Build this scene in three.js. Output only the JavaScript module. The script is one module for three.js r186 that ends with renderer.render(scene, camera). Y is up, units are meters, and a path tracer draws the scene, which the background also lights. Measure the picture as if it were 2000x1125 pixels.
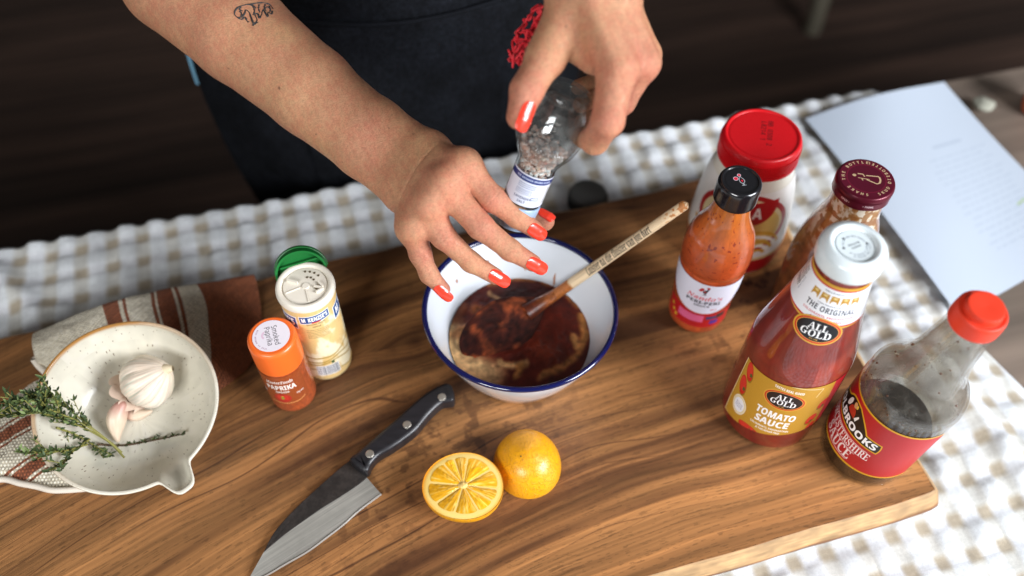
import * as THREE from 'three';
import { mergeGeometries } from 'three/addons/utils/BufferGeometryUtils.js';
import { RectAreaLightUniformsLib } from 'three/addons/lights/RectAreaLightUniformsLib.js';
import { RoundedBoxGeometry } from 'three/addons/geometries/RoundedBoxGeometry.js';

const V = (x, y, z) => new THREE.Vector3(x, y, z);
// ------------------------------------------------------------------ camera, light, exposure
const scene = new THREE.Scene();
const FPX = 1700, PITCH = Math.atan2(1700, 1184), ROLL = 1.7 * Math.PI / 180, EYE = V(0, 0.68, 0);
const camera = new THREE.PerspectiveCamera(2 * Math.atan(562.5 / FPX) * 180 / Math.PI, 16 / 9, 0.05, 30);
const FW = V(0, -Math.sin(PITCH), -Math.cos(PITCH)), up0 = V(0, Math.cos(PITCH), -Math.sin(PITCH)), rt0 = V(1, 0, 0);
const RT = rt0.clone().multiplyScalar(Math.cos(ROLL)).addScaledVector(up0, Math.sin(ROLL));
const UPV = up0.clone().multiplyScalar(Math.cos(ROLL)).addScaledVector(rt0, -Math.sin(ROLL));
camera.position.copy(EYE);
camera.quaternion.setFromRotationMatrix(new THREE.Matrix4().makeBasis(RT, UPV, FW.clone().negate()));
camera.focus = 0.662; camera.userData.fStop = 2.4;
scene.add(camera);
const renderer = new THREE.WebGLRenderer({ antialias: true });
renderer.toneMapping = THREE.LinearToneMapping;
renderer.toneMappingExposure = 1.1;
renderer.shadowMap.enabled = true;
RectAreaLightUniformsLib.init();
// the dim light that a room throws back
scene.background = new THREE.Color(0.085, 0.084, 0.083);

const seeded = (s) => () => { s = (s + 0x6d2b79f5) | 0; let t = Math.imul(s ^ (s >>> 15), 1 | s); t = (t + Math.imul(t ^ (t >>> 7), 61 | t)) ^ t; return ((t ^ (t >>> 14)) >>> 0) / 4294967296; };
const used = {};
const numbered = (n) => { const k = used[n] = (used[n] ?? -1) + 1; return k ? n + '_' + String(k).padStart(3, '0') : n; };
function thing(name, label, category, group, pos) {
  const o = new THREE.Group(); o.name = numbered(name); o.userData = { label, category };
  if (group) o.userData.group = group;
  if (pos) o.position.copy(pos);
  scene.add(o); return o;
}
function part(name, geo, mat, parent, label) {
  const m = new THREE.Mesh(geo, mat); m.name = name; m.castShadow = m.receiveShadow = true;
  if (label) m.userData.label = label;
  (parent ?? scene).add(m); return m;
}
function tag(o, label, category, group, kind) { o.name = numbered(o.name); o.userData = { label, category }; if (group) o.userData.group = group; if (kind) o.userData.kind = kind; return o; }
const std = (o) => new THREE.MeshPhysicalMaterial(Object.assign({ roughness: 0.6 }, o));
const srgb = (r, g, b) => new THREE.Color().setRGB(r / 255, g / 255, b / 255, THREE.SRGBColorSpace);

// two windows of the room, out of frame: to the right of the table and behind the camera
function windowThing(label, pos, look, w, h, nx, ny, L, tint) {
  const t = thing('window', label, 'window', null, pos);
  const m = new THREE.Matrix4().lookAt(look, pos, V(0, 1, 0)); t.quaternion.setFromRotationMatrix(m); // +z faces the scene
  const fm = std({ color: srgb(70, 62, 55), roughness: 0.6 }), gm = std({ color: 0x000000, emissive: new THREE.Color(...tint), emissiveIntensity: L * 0.35, roughness: 0.3 });
  const bar = 0.07, pw = (w - bar * (nx + 1)) / nx, ph = (h - bar * (ny + 1)) / ny, bars = [];
  for (let i = 0; i <= nx; i++) bars.push(new THREE.BoxGeometry(bar, h, 0.06).translate(-w / 2 + bar / 2 + i * (pw + bar), 0, 0));
  for (let j = 0; j <= ny; j++) for (let i = 0; i < nx; i++) bars.push(new THREE.BoxGeometry(pw - 0.002, bar, 0.056).translate(-w / 2 + bar + pw / 2 + i * (pw + bar), -h / 2 + bar / 2 + j * (ph + bar), 0));
  part('frame', mergeGeometries(bars), fm, t);
  for (let i = 0; i < nx; i++) for (let j = 0; j < ny; j++) {
    const x = -w / 2 + bar + pw / 2 + i * (pw + bar), y = -h / 2 + bar + ph / 2 + j * (ph + bar);
    const p = part('pane', new THREE.PlaneGeometry(pw - 0.004, ph - 0.004), gm, t); p.position.set(x, y, -0.01);
    const l = new THREE.RectAreaLight(new THREE.Color(...tint), L, pw, ph); l.name = 'window_light'; l.position.set(x, y, 0.04); l.rotation.y = Math.PI; t.add(l);
  }
}
windowThing('tall bright window with dark bars to the right of the table', V(1.75, 1.02, 0.40), V(0.1, 0, -0.4), 1.15, 1.05, 2, 2, 23, [0.95, 0.98, 1.04]);
windowThing('wide bright window with dark bars behind the camera on the left', V(-0.75, 1.15, 1.35), V(0, 0, -0.4), 1.05, 0.75, 2, 2, 16, [0.97, 0.98, 1]);

// ------------------------------------------------------------------ helpers
const rayDir = (x, y) => FW.clone().addScaledVector(RT, (x - 1000) / FPX).addScaledVector(UPV, (562.5 - y) / FPX);
const at = (x, y, z) => EYE.clone().addScaledVector(rayDir(x, y), z);            // a place by its bearing and its distance along the view
const pl = (x, y, h = 0) => { const r = rayDir(x, y); return EYE.clone().addScaledVector(r, (h - EYE.y) / r.y); }; // ... by its bearing and its height
const lerp = (a, b, t) => a + (b - a) * t, clamp = (x, a = 0, b = 1) => Math.min(b, Math.max(a, x));
const sst = (a, b, x) => { const t = clamp((x - a) / (b - a)); return t * t * (3 - 2 * t); };
const PERM = (() => { const r = seeded(77), p = new Float32Array(65536); for (let i = 0; i < 65536; i++) p[i] = r(); return p; })();
const hsh = (x, y, z) => PERM[(Math.imul(x, 374761393) ^ Math.imul(y, 668265263) ^ Math.imul(z, 1274126177)) >>> 9 & 65535];
function n2(x, y, s = 0) {
  const ix = Math.floor(x), iy = Math.floor(y); let fx = x - ix, fy = y - iy; fx = fx * fx * (3 - 2 * fx); fy = fy * fy * (3 - 2 * fy);
  return lerp(lerp(hsh(ix, iy, s), hsh(ix + 1, iy, s), fx), lerp(hsh(ix, iy + 1, s), hsh(ix + 1, iy + 1, s), fx), fy);
}
function n3(x, y, z) {
  const iz = Math.floor(z); let f = z - iz; f = f * f * (3 - 2 * f);
  return lerp(n2(x, y, iz + 100), n2(x, y, iz + 101), f);
}
function fbm(x, y, o = 4, s = 0) { let v = 0, a = 0.5, t = 0; for (let i = 0; i < o; i++) { v += a * n2(x, y, s + i * 17); t += a; a *= 0.5; x = x * 2.03 + 5.1; y = y * 2.03 + 3.7; } return v / t; }
function dataTex(w, h, fn, color = true, wrap = true) {
  const d = new Uint8Array(w * h * 4), c = [0, 0, 0];
  for (let y = 0; y < h; y++) for (let x = 0; x < w; x++) { fn((x + 0.5) / w, (y + 0.5) / h, c); const i = (y * w + x) * 4; d[i] = clamp(c[0], 0, 255); d[i + 1] = clamp(c[1], 0, 255); d[i + 2] = clamp(c[2], 0, 255); d[i + 3] = 255; }
  const t = new THREE.DataTexture(d, w, h); t.magFilter = THREE.LinearFilter; t.minFilter = THREE.LinearMipmapLinearFilter; t.wrapS = t.wrapT = wrap ? THREE.RepeatWrapping : THREE.ClampToEdgeWrapping;
  if (color) t.colorSpace = THREE.SRGBColorSpace; t.needsUpdate = true; return t;
}
function canvasTex(w, h, draw, grain = 0) {
  const c = document.createElement('canvas'); c.width = w; c.height = h; const g = c.getContext('2d'); draw(g, w, h);
  if (grain) { const im = g.getImageData(0, 0, w, h), r = seeded(w * 7 + h); for (let i = 0; i < im.data.length; i += 4) { const k = (r() - 0.5) * grain; for (let j = 0; j < 3; j++) im.data[i + j] = clamp(im.data[i + j] + k, 0, 255); } g.putImageData(im, 0, 0); }
  const t = new THREE.CanvasTexture(c); t.colorSpace = THREE.SRGBColorSpace; t.wrapS = t.wrapT = THREE.ClampToEdgeWrapping; return t;
}
// smooth profile through [height, radius] pairs
function smoothProfile(p, n = 6) {
  const out = [];
  for (let i = 0; i < p.length - 1; i++) {
    const a = p[Math.max(0, i - 1)], b = p[i], c = p[i + 1], d = p[Math.min(p.length - 1, i + 2)];
    for (let k = 0; k < n; k++) { const t = k / n, t2 = t * t, t3 = t2 * t; out.push([0, 1].map((j) => 0.5 * (2 * b[j] + (c[j] - a[j]) * t + (2 * a[j] - 5 * b[j] + 4 * c[j] - d[j]) * t2 + (3 * b[j] - a[j] - 3 * c[j] + d[j]) * t3))); }
  }
  out.push(p[p.length - 1]); return out;
}
const lathe = (p, seg = 96) => new THREE.LatheGeometry(p.map(([h, r]) => new THREE.Vector2(Math.max(r, 1e-5), h)), seg);
const radAt = (p, h) => { for (let i = 0; i < p.length - 1; i++) if (h >= p[i][0] && h <= p[i + 1][0]) return lerp(p[i][1], p[i + 1][1], (h - p[i][0]) / (p[i + 1][0] - p[i][0] + 1e-9)); return h < p[0][0] ? p[0][1] : p[p.length - 1][1]; };
const DEG = Math.PI / 180;
// a paper label wrapped on a bottle: angles in degrees, top and bottom edges as functions of the angle
function wrapLabel(prof, a0, a1, top, bot, off = 0.0004, sa = 64, sh = 20, both) {
  const pos = [], uv = [], idx = [], tf = typeof top === 'function' ? top : () => top, bf = typeof bot === 'function' ? bot : () => bot; let lo = 9, hi = -9;
  for (let i = 0; i <= sa; i++) { const a = lerp(a0, a1, i / sa); lo = Math.min(lo, bf(a)); hi = Math.max(hi, tf(a)); }
  for (let i = 0; i <= sa; i++) for (let j = 0; j <= sh; j++) {
    const a = lerp(a0, a1, i / sa), h = lerp(bf(a), tf(a), j / sh), r = radAt(prof, h) + off;
    pos.push(r * Math.sin(a * DEG), h, r * Math.cos(a * DEG)); uv.push(i / sa, (h - lo) / (hi - lo));
    if (i < sa && j < sh) { const k = i * (sh + 1) + j; idx.push(k, k + sh + 1, k + 1, k + 1, k + sh + 1, k + sh + 2); }
  }
  const g = new THREE.BufferGeometry(); g.setAttribute('position', new THREE.Float32BufferAttribute(pos, 3)); g.setAttribute('uv', new THREE.Float32BufferAttribute(uv, 2)); g.setIndex(idx); g.computeVertexNormals(); return g;
}
function discGeo(r, y, seg = 64) { const g = new THREE.CircleGeometry(r, seg); g.rotateX(-Math.PI / 2); g.translate(0, y, 0); return g; }
// stands a thing of height H so that its foot and the middle of its top lie where they are seen
function stand(o, b, t, H) {
  const base = pl(b[0], b[1], 0.0005), top = pl(t[0], t[1], H); o.position.copy(base);
  o.quaternion.setFromUnitVectors(V(0, 1, 0), top.sub(base).normalize()); return o;
}
function gridGeo(nx, ny, fn, uvfn) { // fn(s,t) -> Vector3
  const pos = [], uv = [], idx = [];
  for (let j = 0; j <= ny; j++) for (let i = 0; i <= nx; i++) {
    const s = i / nx, t = j / ny, p = fn(s, t); pos.push(p.x, p.y, p.z); const q = uvfn ? uvfn(s, t, p) : [s, t]; uv.push(q[0], q[1]);
    if (i < nx && j < ny) { const k = j * (nx + 1) + i; idx.push(k, k + nx + 1, k + 1, k + 1, k + nx + 1, k + nx + 2); }
  }
  const g = new THREE.BufferGeometry(); g.setAttribute('position', new THREE.Float32BufferAttribute(pos, 3)); g.setAttribute('uv', new THREE.Float32BufferAttribute(uv, 2)); g.setIndex(idx); g.computeVertexNormals(); return g;
}
const tube = (pts, r, seg = 40, rs = 10) => new THREE.TubeGeometry(new THREE.CatmullRomCurve3(pts), seg, r, rs, false);
function taperTube(pts, rf, seg = 40, rs = 10) { // rf(t) radius
  const c = new THREE.CatmullRomCurve3(pts), g = new THREE.TubeGeometry(c, seg, 1, rs, false), p = g.attributes.position;
  const cs = []; for (let i = 0; i <= seg; i++) cs.push(c.getPointAt(i / seg));
  for (let i = 0; i <= seg; i++) for (let j = 0; j <= rs; j++) { const k = i * (rs + 1) + j, r = rf(i / seg); p.setXYZ(k, cs[i].x + (p.getX(k) - cs[i].x) * r, cs[i].y + (p.getY(k) - cs[i].y) * r, cs[i].z + (p.getZ(k) - cs[i].z) * r); }
  g.computeVertexNormals(); return g;
}
const bare = (g) => { const q = g.index ? g.toNonIndexed() : g; for (const k of Object.keys(q.attributes)) if (!['position', 'normal', 'uv', 'color'].includes(k)) q.deleteAttribute(k); return q; };
function colored(g, fn) { const p = g.attributes.position, c = new Float32Array(p.count * 3), o = [0, 0, 0]; for (let i = 0; i < p.count; i++) { fn(p.getX(i), p.getY(i), p.getZ(i), o, i); c.set(o, i * 3); } g.setAttribute('color', new THREE.BufferAttribute(c, 3)); return g; }
// ------------------------------------------------------------------ floor, table, cloth, board
const UT = V(0.9597, 0, -0.281), WT = V(0.281, 0, 0.9597);
const tw = (u, w, y) => V(UT.x * u + WT.x * w, y, UT.z * u + WT.z * w);
const FLOOR = -0.79, CLOTHY = -0.0365;
{
  const t = dataTex(1024, 1024, (u, v, c) => { const pl = Math.floor(v * 24), k = hsh(pl, 3, 9), n = fbm(u * 6 + pl * 7, v * 160, 4), s = (0.72 + 0.26 * k) * (0.6 + 0.8 * n), gap = Math.abs(v * 24 - pl - 0.5) > 0.485 ? 0.6 : 1; c[0] = 76 * s * gap; c[1] = 58 * s * gap; c[2] = 49 * s * gap; });
  t.repeat.set(0.5, 0.5);
  const g = new THREE.BoxGeometry(9, 0.05, 9); const p = g.attributes.position, uv = g.attributes.uv; for (let i = 0; i < p.count; i++) uv.setXY(i, p.getX(i), p.getZ(i));
  const f = part('floor', g, std({ map: t, roughness: 0.7, specularIntensity: 0.5 })); f.position.set(0, FLOOR - 0.025, -1.5); f.rotation.y = 0.28; f.userData = { kind: 'structure', label: 'dark brown wooden floor far below the table' };
}
{ // table
  const tb = thing('table', 'grey brown wooden table under the checked cloth, bare at its right end', 'table');
  const wt = dataTex(512, 512, (u, v, c) => { const n = fbm(u * 4, v * 40, 5), s = 0.7 + 0.6 * n; c[0] = 118 * s; c[1] = 104 * s; c[2] = 92 * s; });
  const m = std({ map: wt, roughness: 0.55 });
  const top = new RoundedBoxGeometry(2.6, 0.035, 0.95, 3, 0.006);
  const q = part('tabletop', top, m, tb); q.position.copy(tw(0.25, -0.655 + 0.475, CLOTHY - 0.0075 - 0.0175)); q.rotation.y = Math.atan2(0.281, 0.9597);
  for (const [u, w] of [[-0.98, -0.58], [1.48, -0.58], [-0.98, 0.22], [1.48, 0.22]]) { const l = part('leg', new RoundedBoxGeometry(0.06, 0.705, 0.06, 2, 0.005), m, tb); l.position.copy(tw(u, w, FLOOR + 0.3525)); l.rotation.y = q.rotation.y; }
}
const boardPx = [[-190, 725], [-80, 690], [0, 659], [70, 641], [145, 624], [300, 590], [420, 563], [500, 545], [590, 520], [680, 497], [735, 488], [800, 472], [900, 452], [1000, 429], [1070, 414], [1140, 402], [1200, 388], [1280, 370], [1350, 350], [1420, 335], [1470, 326], [1500, 345], [1520, 400], [1548, 458], [1600, 556], [1650, 640], [1690, 709], [1760, 830], [1800, 900], [1827, 946], [1833, 958], [1820, 968], [1700, 1008], [1560, 1048], [1430, 1086], [1290, 1126], [1100, 1185], [900, 1245], [650, 1335], [300, 1430], [-100, 1480], [-260, 1300], [-240, 900]];
const boardPts = boardPx.map(([x, y]) => pl(x, y, 0));
const edgeDist = (x, z) => { // signed, inside negative
  let d = 9, inside = false;
  for (let i = 0, j = boardPts.length - 1; i < boardPts.length; j = i++) {
    const a = boardPts[j], b = boardPts[i], ex = b.x - a.x, ez = b.z - a.z, t = clamp(((x - a.x) * ex + (z - a.z) * ez) / (ex * ex + ez * ez));
    d = Math.min(d, Math.hypot(x - a.x - ex * t, z - a.z - ez * t));
    if ((a.z > z) !== (b.z > z) && x < (b.x - a.x) * (z - a.z) / (b.z - a.z) + a.x) inside = !inside;
  }
  return inside ? -d : d;
};
{ // cloth: one heavy woven sheet with puckered squares
  const P = 0.0300;
  const bend = (u, w) => [u + 0.006 * (fbm(u * 11, w * 11, 3, 91) - 0.5), w + 0.006 * (fbm(u * 11, w * 11, 3, 95) - 0.5)];
  const check = (u, w) => { const a = u / P - Math.floor(u / P), b = w / P - Math.floor(w / P); return [sst(-0.02, 0.2, a) - sst(0.54, 0.76, a), sst(-0.02, 0.2, b) - sst(0.58, 0.8, b)]; };
  const tex = dataTex(1024, 1024, (u, v, c) => { // four repeats
    const uu = u * 4 * P, vv = v * 4 * P, [a, b] = check(uu + 0.002 * (fbm(u * 8, v * 8, 2) - 0.5), vv);
    const k = a * b, m = (1 - a) * (1 - b), th = 0.93 + 0.16 * hsh(Math.floor(u * 420), Math.floor(v * 420), 1) - 0.06 * (Math.floor(u * 420) & 1) - 0.06 * (Math.floor(v * 420) & 1), bl = 0.9 + 0.2 * fbm(u * 9, v * 9, 3, 40);
    const r = k * 224 + (1 - k) * (m * 172 + (1 - m) * (a > b ? 214 : 205)), g = k * 228 + (1 - k) * (m * 160 + (1 - m) * (a > b ? 216 : 204)), bb = k * 230 + (1 - k) * (m * 140 + (1 - m) * (a > b ? 219 : 197));
    c[0] = r * th * bl; c[1] = g * th * bl; c[2] = bb * th * bl;
  });
  const uR = (w) => 0.655 - 0.08 * sst(-0.62, -0.3, w) + 0.06 * sst(-0.25, 0.1, w) + 0.012 * Math.sin(w * 23);
  const NX = 380, NY = 270, W0 = -0.70, W1 = 0.22;
  const g = gridGeo(NX, NY, (s, t) => {
    const w = lerp(W0, W1, t), u = lerp(-0.85, uR(w), s), over = Math.max(0, -0.652 - w), ww = Math.max(w, -0.652) - Math.min(over, 0.006);
    const p = tw(u, ww, 0), d = edgeDist(p.x, p.z), [a, b] = check(...bend(u, w));
    const cell = 0.3 + 1.3 * hsh(Math.floor(u / P + 500), Math.floor(w / P + 500), 3); let h = (0.0024 * a * b - 0.001 * (1 - a) * (1 - b)) * cell + 0.0045 * (fbm(u * 34 + w * 12, w * 40 - u * 9, 3, 5) - 0.5);
    const free = sst(0.005, 0.08, d);
    const f0 = pl(-20, 530, CLOTHY), f1 = pl(95, 640, CLOTHY), fx = f1.x - f0.x, fz = f1.z - f0.z, fq = clamp(((p.x - f0.x) * fx + (p.z - f0.z) * fz) / (fx * fx + fz * fz)), fd = Math.hypot(p.x - f0.x - fx * fq, p.z - f0.z - fz * fq); h += free * 0.011 * Math.exp(-fd * fd / 0.00018) * (fq > 0 && fq < 1 ? 1 : 0.6);
    h += free * (0.009 * Math.pow(fbm(u * 9 + w * 5, w * 7, 3, 60), 2) + 0.013 * Math.exp(-Math.pow((u - 0.49 - 0.35 * (w + 0.3)) / 0.022, 2)) * sst(-0.5, -0.4, w) * sst(0, -0.15, w));
    const ripple = sst(-0.56, -0.652, w); h += ripple * 0.0025 * (0.5 + 0.5 * Math.sin(u * 2 * Math.PI / P));
    const edge = sst(0.985, 1, s); h = h * (1 - edge);
    const y = CLOTHY - 0.0022 + Math.min(h, d < 0.005 ? 0.0018 : 0.02) - (over > 0.003 ? over * 3.2 + 0.002 : 0) - edge * 0.003;
    return V(p.x, y, p.z);
  }, (s, t) => { const w = lerp(W0, W1, t), u = lerp(-0.85, uR(w), s); const q = bend(u, w); return [q[0] / (4 * P), q[1] / (4 * P)]; });
  const c = part('tablecloth', g, std({ map: tex, roughness: 0.95, sheen: 0.3, sheenColor: new THREE.Color(1, 1, 1), sheenRoughness: 0.8 }));
  tag(c, 'white and beige checked woven tablecloth with puckered squares under the wooden board', 'tablecloth');
}
{ // cutting board
  const bd = thing('cutting_board', 'long thick live edge wooden board under all the bottles and bowls', 'cutting board');
  const A = Math.atan2(0.31, 0.95), ca = Math.cos(A), sa = Math.sin(A), K = pl(812, 668);
  const G = [pl(1010, 830), pl(1420, 640), pl(1490, 560), pl(850, 850), pl(700, 985)];
  const fr = (x, z) => [x * ca - z * sa, x * sa + z * ca];
  const [ku, kw] = fr(K.x, K.z), gs = G.map((p) => fr(p.x, p.z));
  const U0 = -0.62, U1 = 0.62, W0 = -0.62, W1 = 0.1;
  const tex = dataTex(2048, 1400, (s, t, c) => {
    const u = lerp(U0, U1, s), w0 = lerp(W0, W1, t);
    let w = w0 + 0.26 * (sst(-0.5, 0.12, u) - 0.5) * 0.62 + 0.009 * Math.sin(u * 8 + w0 * 6);
    const dk = Math.hypot((u - ku) * 0.7, w0 - kw); w += 0.016 * Math.exp(-dk * dk / 0.0006) * Math.sign(w0 - kw + 1e-6) * -1;
    w += 0.02 * (fbm(u * 5, w * 9, 3, 11) - 0.5);
    const big = fbm(u * 1.6, w * 17, 4, 3), mid = fbm(u * 2.4, w * 105, 4, 21), fine = fbm(u * 10, w * 560, 3, 31), pore = n2(u * 130, w * 1500, 41);
    let dark = Math.pow(sst(0.5, 0.8, fbm(u * 2.1, w * 52, 4, 51)), 1.4);
    const l1 = Math.abs(Math.sin((w * 62 + fbm(u * 2.6, w * 10, 3, 61) * 5.2) * Math.PI)); dark = Math.max(dark, (1 - sst(0, 0.16, l1)) * sst(0.42, 0.66, fbm(u * 2.5, w * 22, 3, 71)) * 0.95);
    dark = Math.max(dark, 0.9 * Math.exp(-dk * dk / 0.00005), 0.75 * Math.exp(-Math.pow((dk - 0.016) / 0.004, 2)) * n2(u * 80, w * 90, 8));
    const l2 = Math.abs(Math.sin((w * 150 + fbm(u * 3.1, w * 16, 3, 161) * 6) * Math.PI)); dark = Math.max(dark, (1 - sst(0, 0.22, l2)) * sst(0.38, 0.62, fbm(u * 3.5, w * 30, 3, 171)) * 0.42); let blot = 0; for (const q of gs) { const d = Math.hypot(u - q[0], (w0 - q[1]) * 1.2); blot += Math.exp(-d * d / 0.004) * sst(0.52, 0.7, fbm(u * 120, w0 * 130, 4, 81)); }
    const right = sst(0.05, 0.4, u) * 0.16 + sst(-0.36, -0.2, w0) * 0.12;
    let r = lerp(115, 161, big), g = lerp(77, 115, big), b = lerp(45, 71, big);
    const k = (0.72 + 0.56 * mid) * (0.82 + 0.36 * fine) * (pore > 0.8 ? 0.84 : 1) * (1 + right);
    r *= k; g *= k; b *= k;
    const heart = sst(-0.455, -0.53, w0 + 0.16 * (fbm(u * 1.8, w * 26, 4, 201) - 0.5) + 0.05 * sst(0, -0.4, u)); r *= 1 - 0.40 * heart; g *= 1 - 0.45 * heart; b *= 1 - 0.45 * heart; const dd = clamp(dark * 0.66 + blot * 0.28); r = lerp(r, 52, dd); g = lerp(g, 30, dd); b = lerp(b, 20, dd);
    c[0] = r; c[1] = g; c[2] = b;
  }, true, false);
  const uvOf = (x, z) => { const [u, w] = fr(x, z); return [(u - U0) / (U1 - U0), (w - W0) / (W1 - W0)]; };
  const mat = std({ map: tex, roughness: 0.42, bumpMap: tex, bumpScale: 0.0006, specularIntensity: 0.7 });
  const n = boardPts.length, nor = boardPts.map((p, i) => { const a = boardPts[(i + n - 1) % n], b = boardPts[(i + 1) % n]; return V(-(b.z - a.z), 0, b.x - a.x).normalize(); });
  const sgn = edgeDist(boardPts[10].x + nor[10].x * 0.01, boardPts[10].z + nor[10].z * 0.01) > 0 ? 1 : -1;
  // finer outline with small live-edge wander
  const curve = new THREE.CatmullRomCurve3(boardPts, true, 'centripetal'), M = 520, ring = [], rn = [];
  for (let i = 0; i < M; i++) { const p = curve.getPointAt(i / M), tg = curve.getTangentAt(i / M), nn = V(-tg.z, 0, tg.x).multiplyScalar(sgn); const wv = (fbm(i * 0.12, 2, 3, 7) - 0.5) * 0.0022; ring.push(p.addScaledVector(nn, wv)); rn.push(nn); }
  const rows = [[-0.004, 0], [-0.0034, 0], [-0.0024, -0.0005], [0.0045, -0.0085], [0.0062, -0.0115], [0.0066, -0.016], [0.003, -0.0345], [-0.01, -0.0358]];
  const shape = THREE.ShapeUtils.triangulateShape(ring.map((p, i) => new THREE.Vector2(p.x + rn[i].x * rows[0][0], p.z + rn[i].z * rows[0][0])), []);
  { const pos = [], uv = []; ring.forEach((p, i) => { const x = p.x + rn[i].x * rows[0][0], z = p.z + rn[i].z * rows[0][0]; pos.push(x, 0, z); uv.push(...uvOf(x, z)); });
    ring.forEach((p, i) => { const x = p.x + rn[i].x * rows[1][0], z = p.z + rn[i].z * rows[1][0]; pos.push(x, 0, z); uv.push(...uvOf(x, z)); });
    const g = new THREE.BufferGeometry(); g.setAttribute('position', new THREE.Float32BufferAttribute(pos, 3)); g.setAttribute('uv', new THREE.Float32BufferAttribute(uv, 2));
    const idx = []; for (const f of shape) { const [a, b, d] = f; const A = ring[a], B = ring[b], D = ring[d]; ((B.x - A.x) * (D.z - A.z) - (B.z - A.z) * (D.x - A.x) < 0) ? idx.push(a, b, d) : idx.push(a, d, b); }
    for (let i = 0; i < M; i++) { const j = (i + 1) % M; idx.push(i, M + i, j, j, M + i, M + j); }
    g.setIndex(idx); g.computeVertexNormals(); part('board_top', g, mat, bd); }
  { const pos = [], uv = [], idx = [], R = rows.slice(1); let run = 0;
    for (let i = 0; i <= M; i++) { const q = ring[i % M], nn = rn[i % M]; if (i) run += q.distanceTo(ring[i - 1]); R.forEach((r, k) => { const wob = k > 1 && k < 6 ? (fbm(i * 0.06, k * 3, 3, 19) - 0.5) * 0.003 : 0; pos.push(q.x + nn.x * (r[0] + wob), r[1], q.z + nn.z * (r[0] + wob)); uv.push(run * 2, -r[1] * 12); }); }
    const L = R.length; for (let i = 0; i < M; i++) for (let k = 0; k < L - 1; k++) { const a = i * L + k; idx.push(a, a + 1, a + L, a + L, a + 1, a + L + 1); }
    const g = new THREE.BufferGeometry(); g.setAttribute('position', new THREE.Float32BufferAttribute(pos, 3)); g.setAttribute('uv', new THREE.Float32BufferAttribute(uv, 2)); g.setIndex(idx); g.computeVertexNormals();
    const et = dataTex(1024, 128, (u, v, c) => { const n = fbm(u * 30, v * 14, 4, 5), f = n2(u * 40, v * 90, 6), s = (0.78 + 0.44 * n) * (0.9 + 0.2 * f), d = clamp(sst(0.12, 0.17, v + 0.03 * (fbm(u * 24, 1, 3, 9) - 0.5)) * (0.75 + 0.5 * n)); c[0] = lerp(172, 126, d) * s; c[1] = lerp(138, 84, d) * s; c[2] = lerp(96, 50, d) * s; });
    part('sapwood_edge', g, std({ map: et, roughness: 0.65 }), bd, 'pale rough sapwood along the rim of the board'); }
}
{ // recipe sheet
  const c0 = pl(1573, 232, -0.028), c1 = pl(1846, 156, -0.022), c2 = pl(2130, 470, -0.022), c3 = pl(1872, 618, -0.028);
  const tex = canvasTex(1024, 1448, (g, w, h) => {
    g.fillStyle = '#bdc8d5'; g.fillRect(0, 0, w, h); g.fillStyle = 'rgba(40,60,90,0.5)'; const r = seeded(5);
    g.globalAlpha = 0.25; g.fillRect(600, 470, 220, 18);
    for (let i = 0; i < 16; i++) { let x = 470 + r() * 60; const y = 560 + i * 44; while (x < 900) { const l = 20 + r() * 60; g.globalAlpha = 0.2; g.fillRect(x, y, l, 9); x += l + 14; } }
    g.globalAlpha = 0.5; g.fillStyle = '#8fae4a'; g.save(); g.translate(820, 1030); g.rotate(-0.2); g.fillRect(0, 0, 200, 16); g.restore();
  }, 8);
  const g = gridGeo(30, 30, (s, t) => { const a = c0.clone().lerp(c1, s), b = c3.clone().lerp(c2, s), p = a.lerp(b, t); p.y += 0.0045 * Math.sin(s * 4 + t * 3) + 0.003 * Math.pow(1 - t, 3) * Math.sin(s * 3); return p; }, (s, t) => [s, 1 - t]);
  const back = g.clone(); back.translate(0, -0.0004, 0); { const ix = back.index.array; for (let i = 0; i < ix.length; i += 3) { const q = ix[i]; ix[i] = ix[i + 1]; ix[i + 1] = q; } back.computeVertexNormals(); }
  tag(part('paper_sheet', mergeGeometries([g, back]), std({ map: tex, roughness: 0.85 })), 'white paper sheet with faint printed lines on the cloth at the upper right', 'paper');
}
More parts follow.
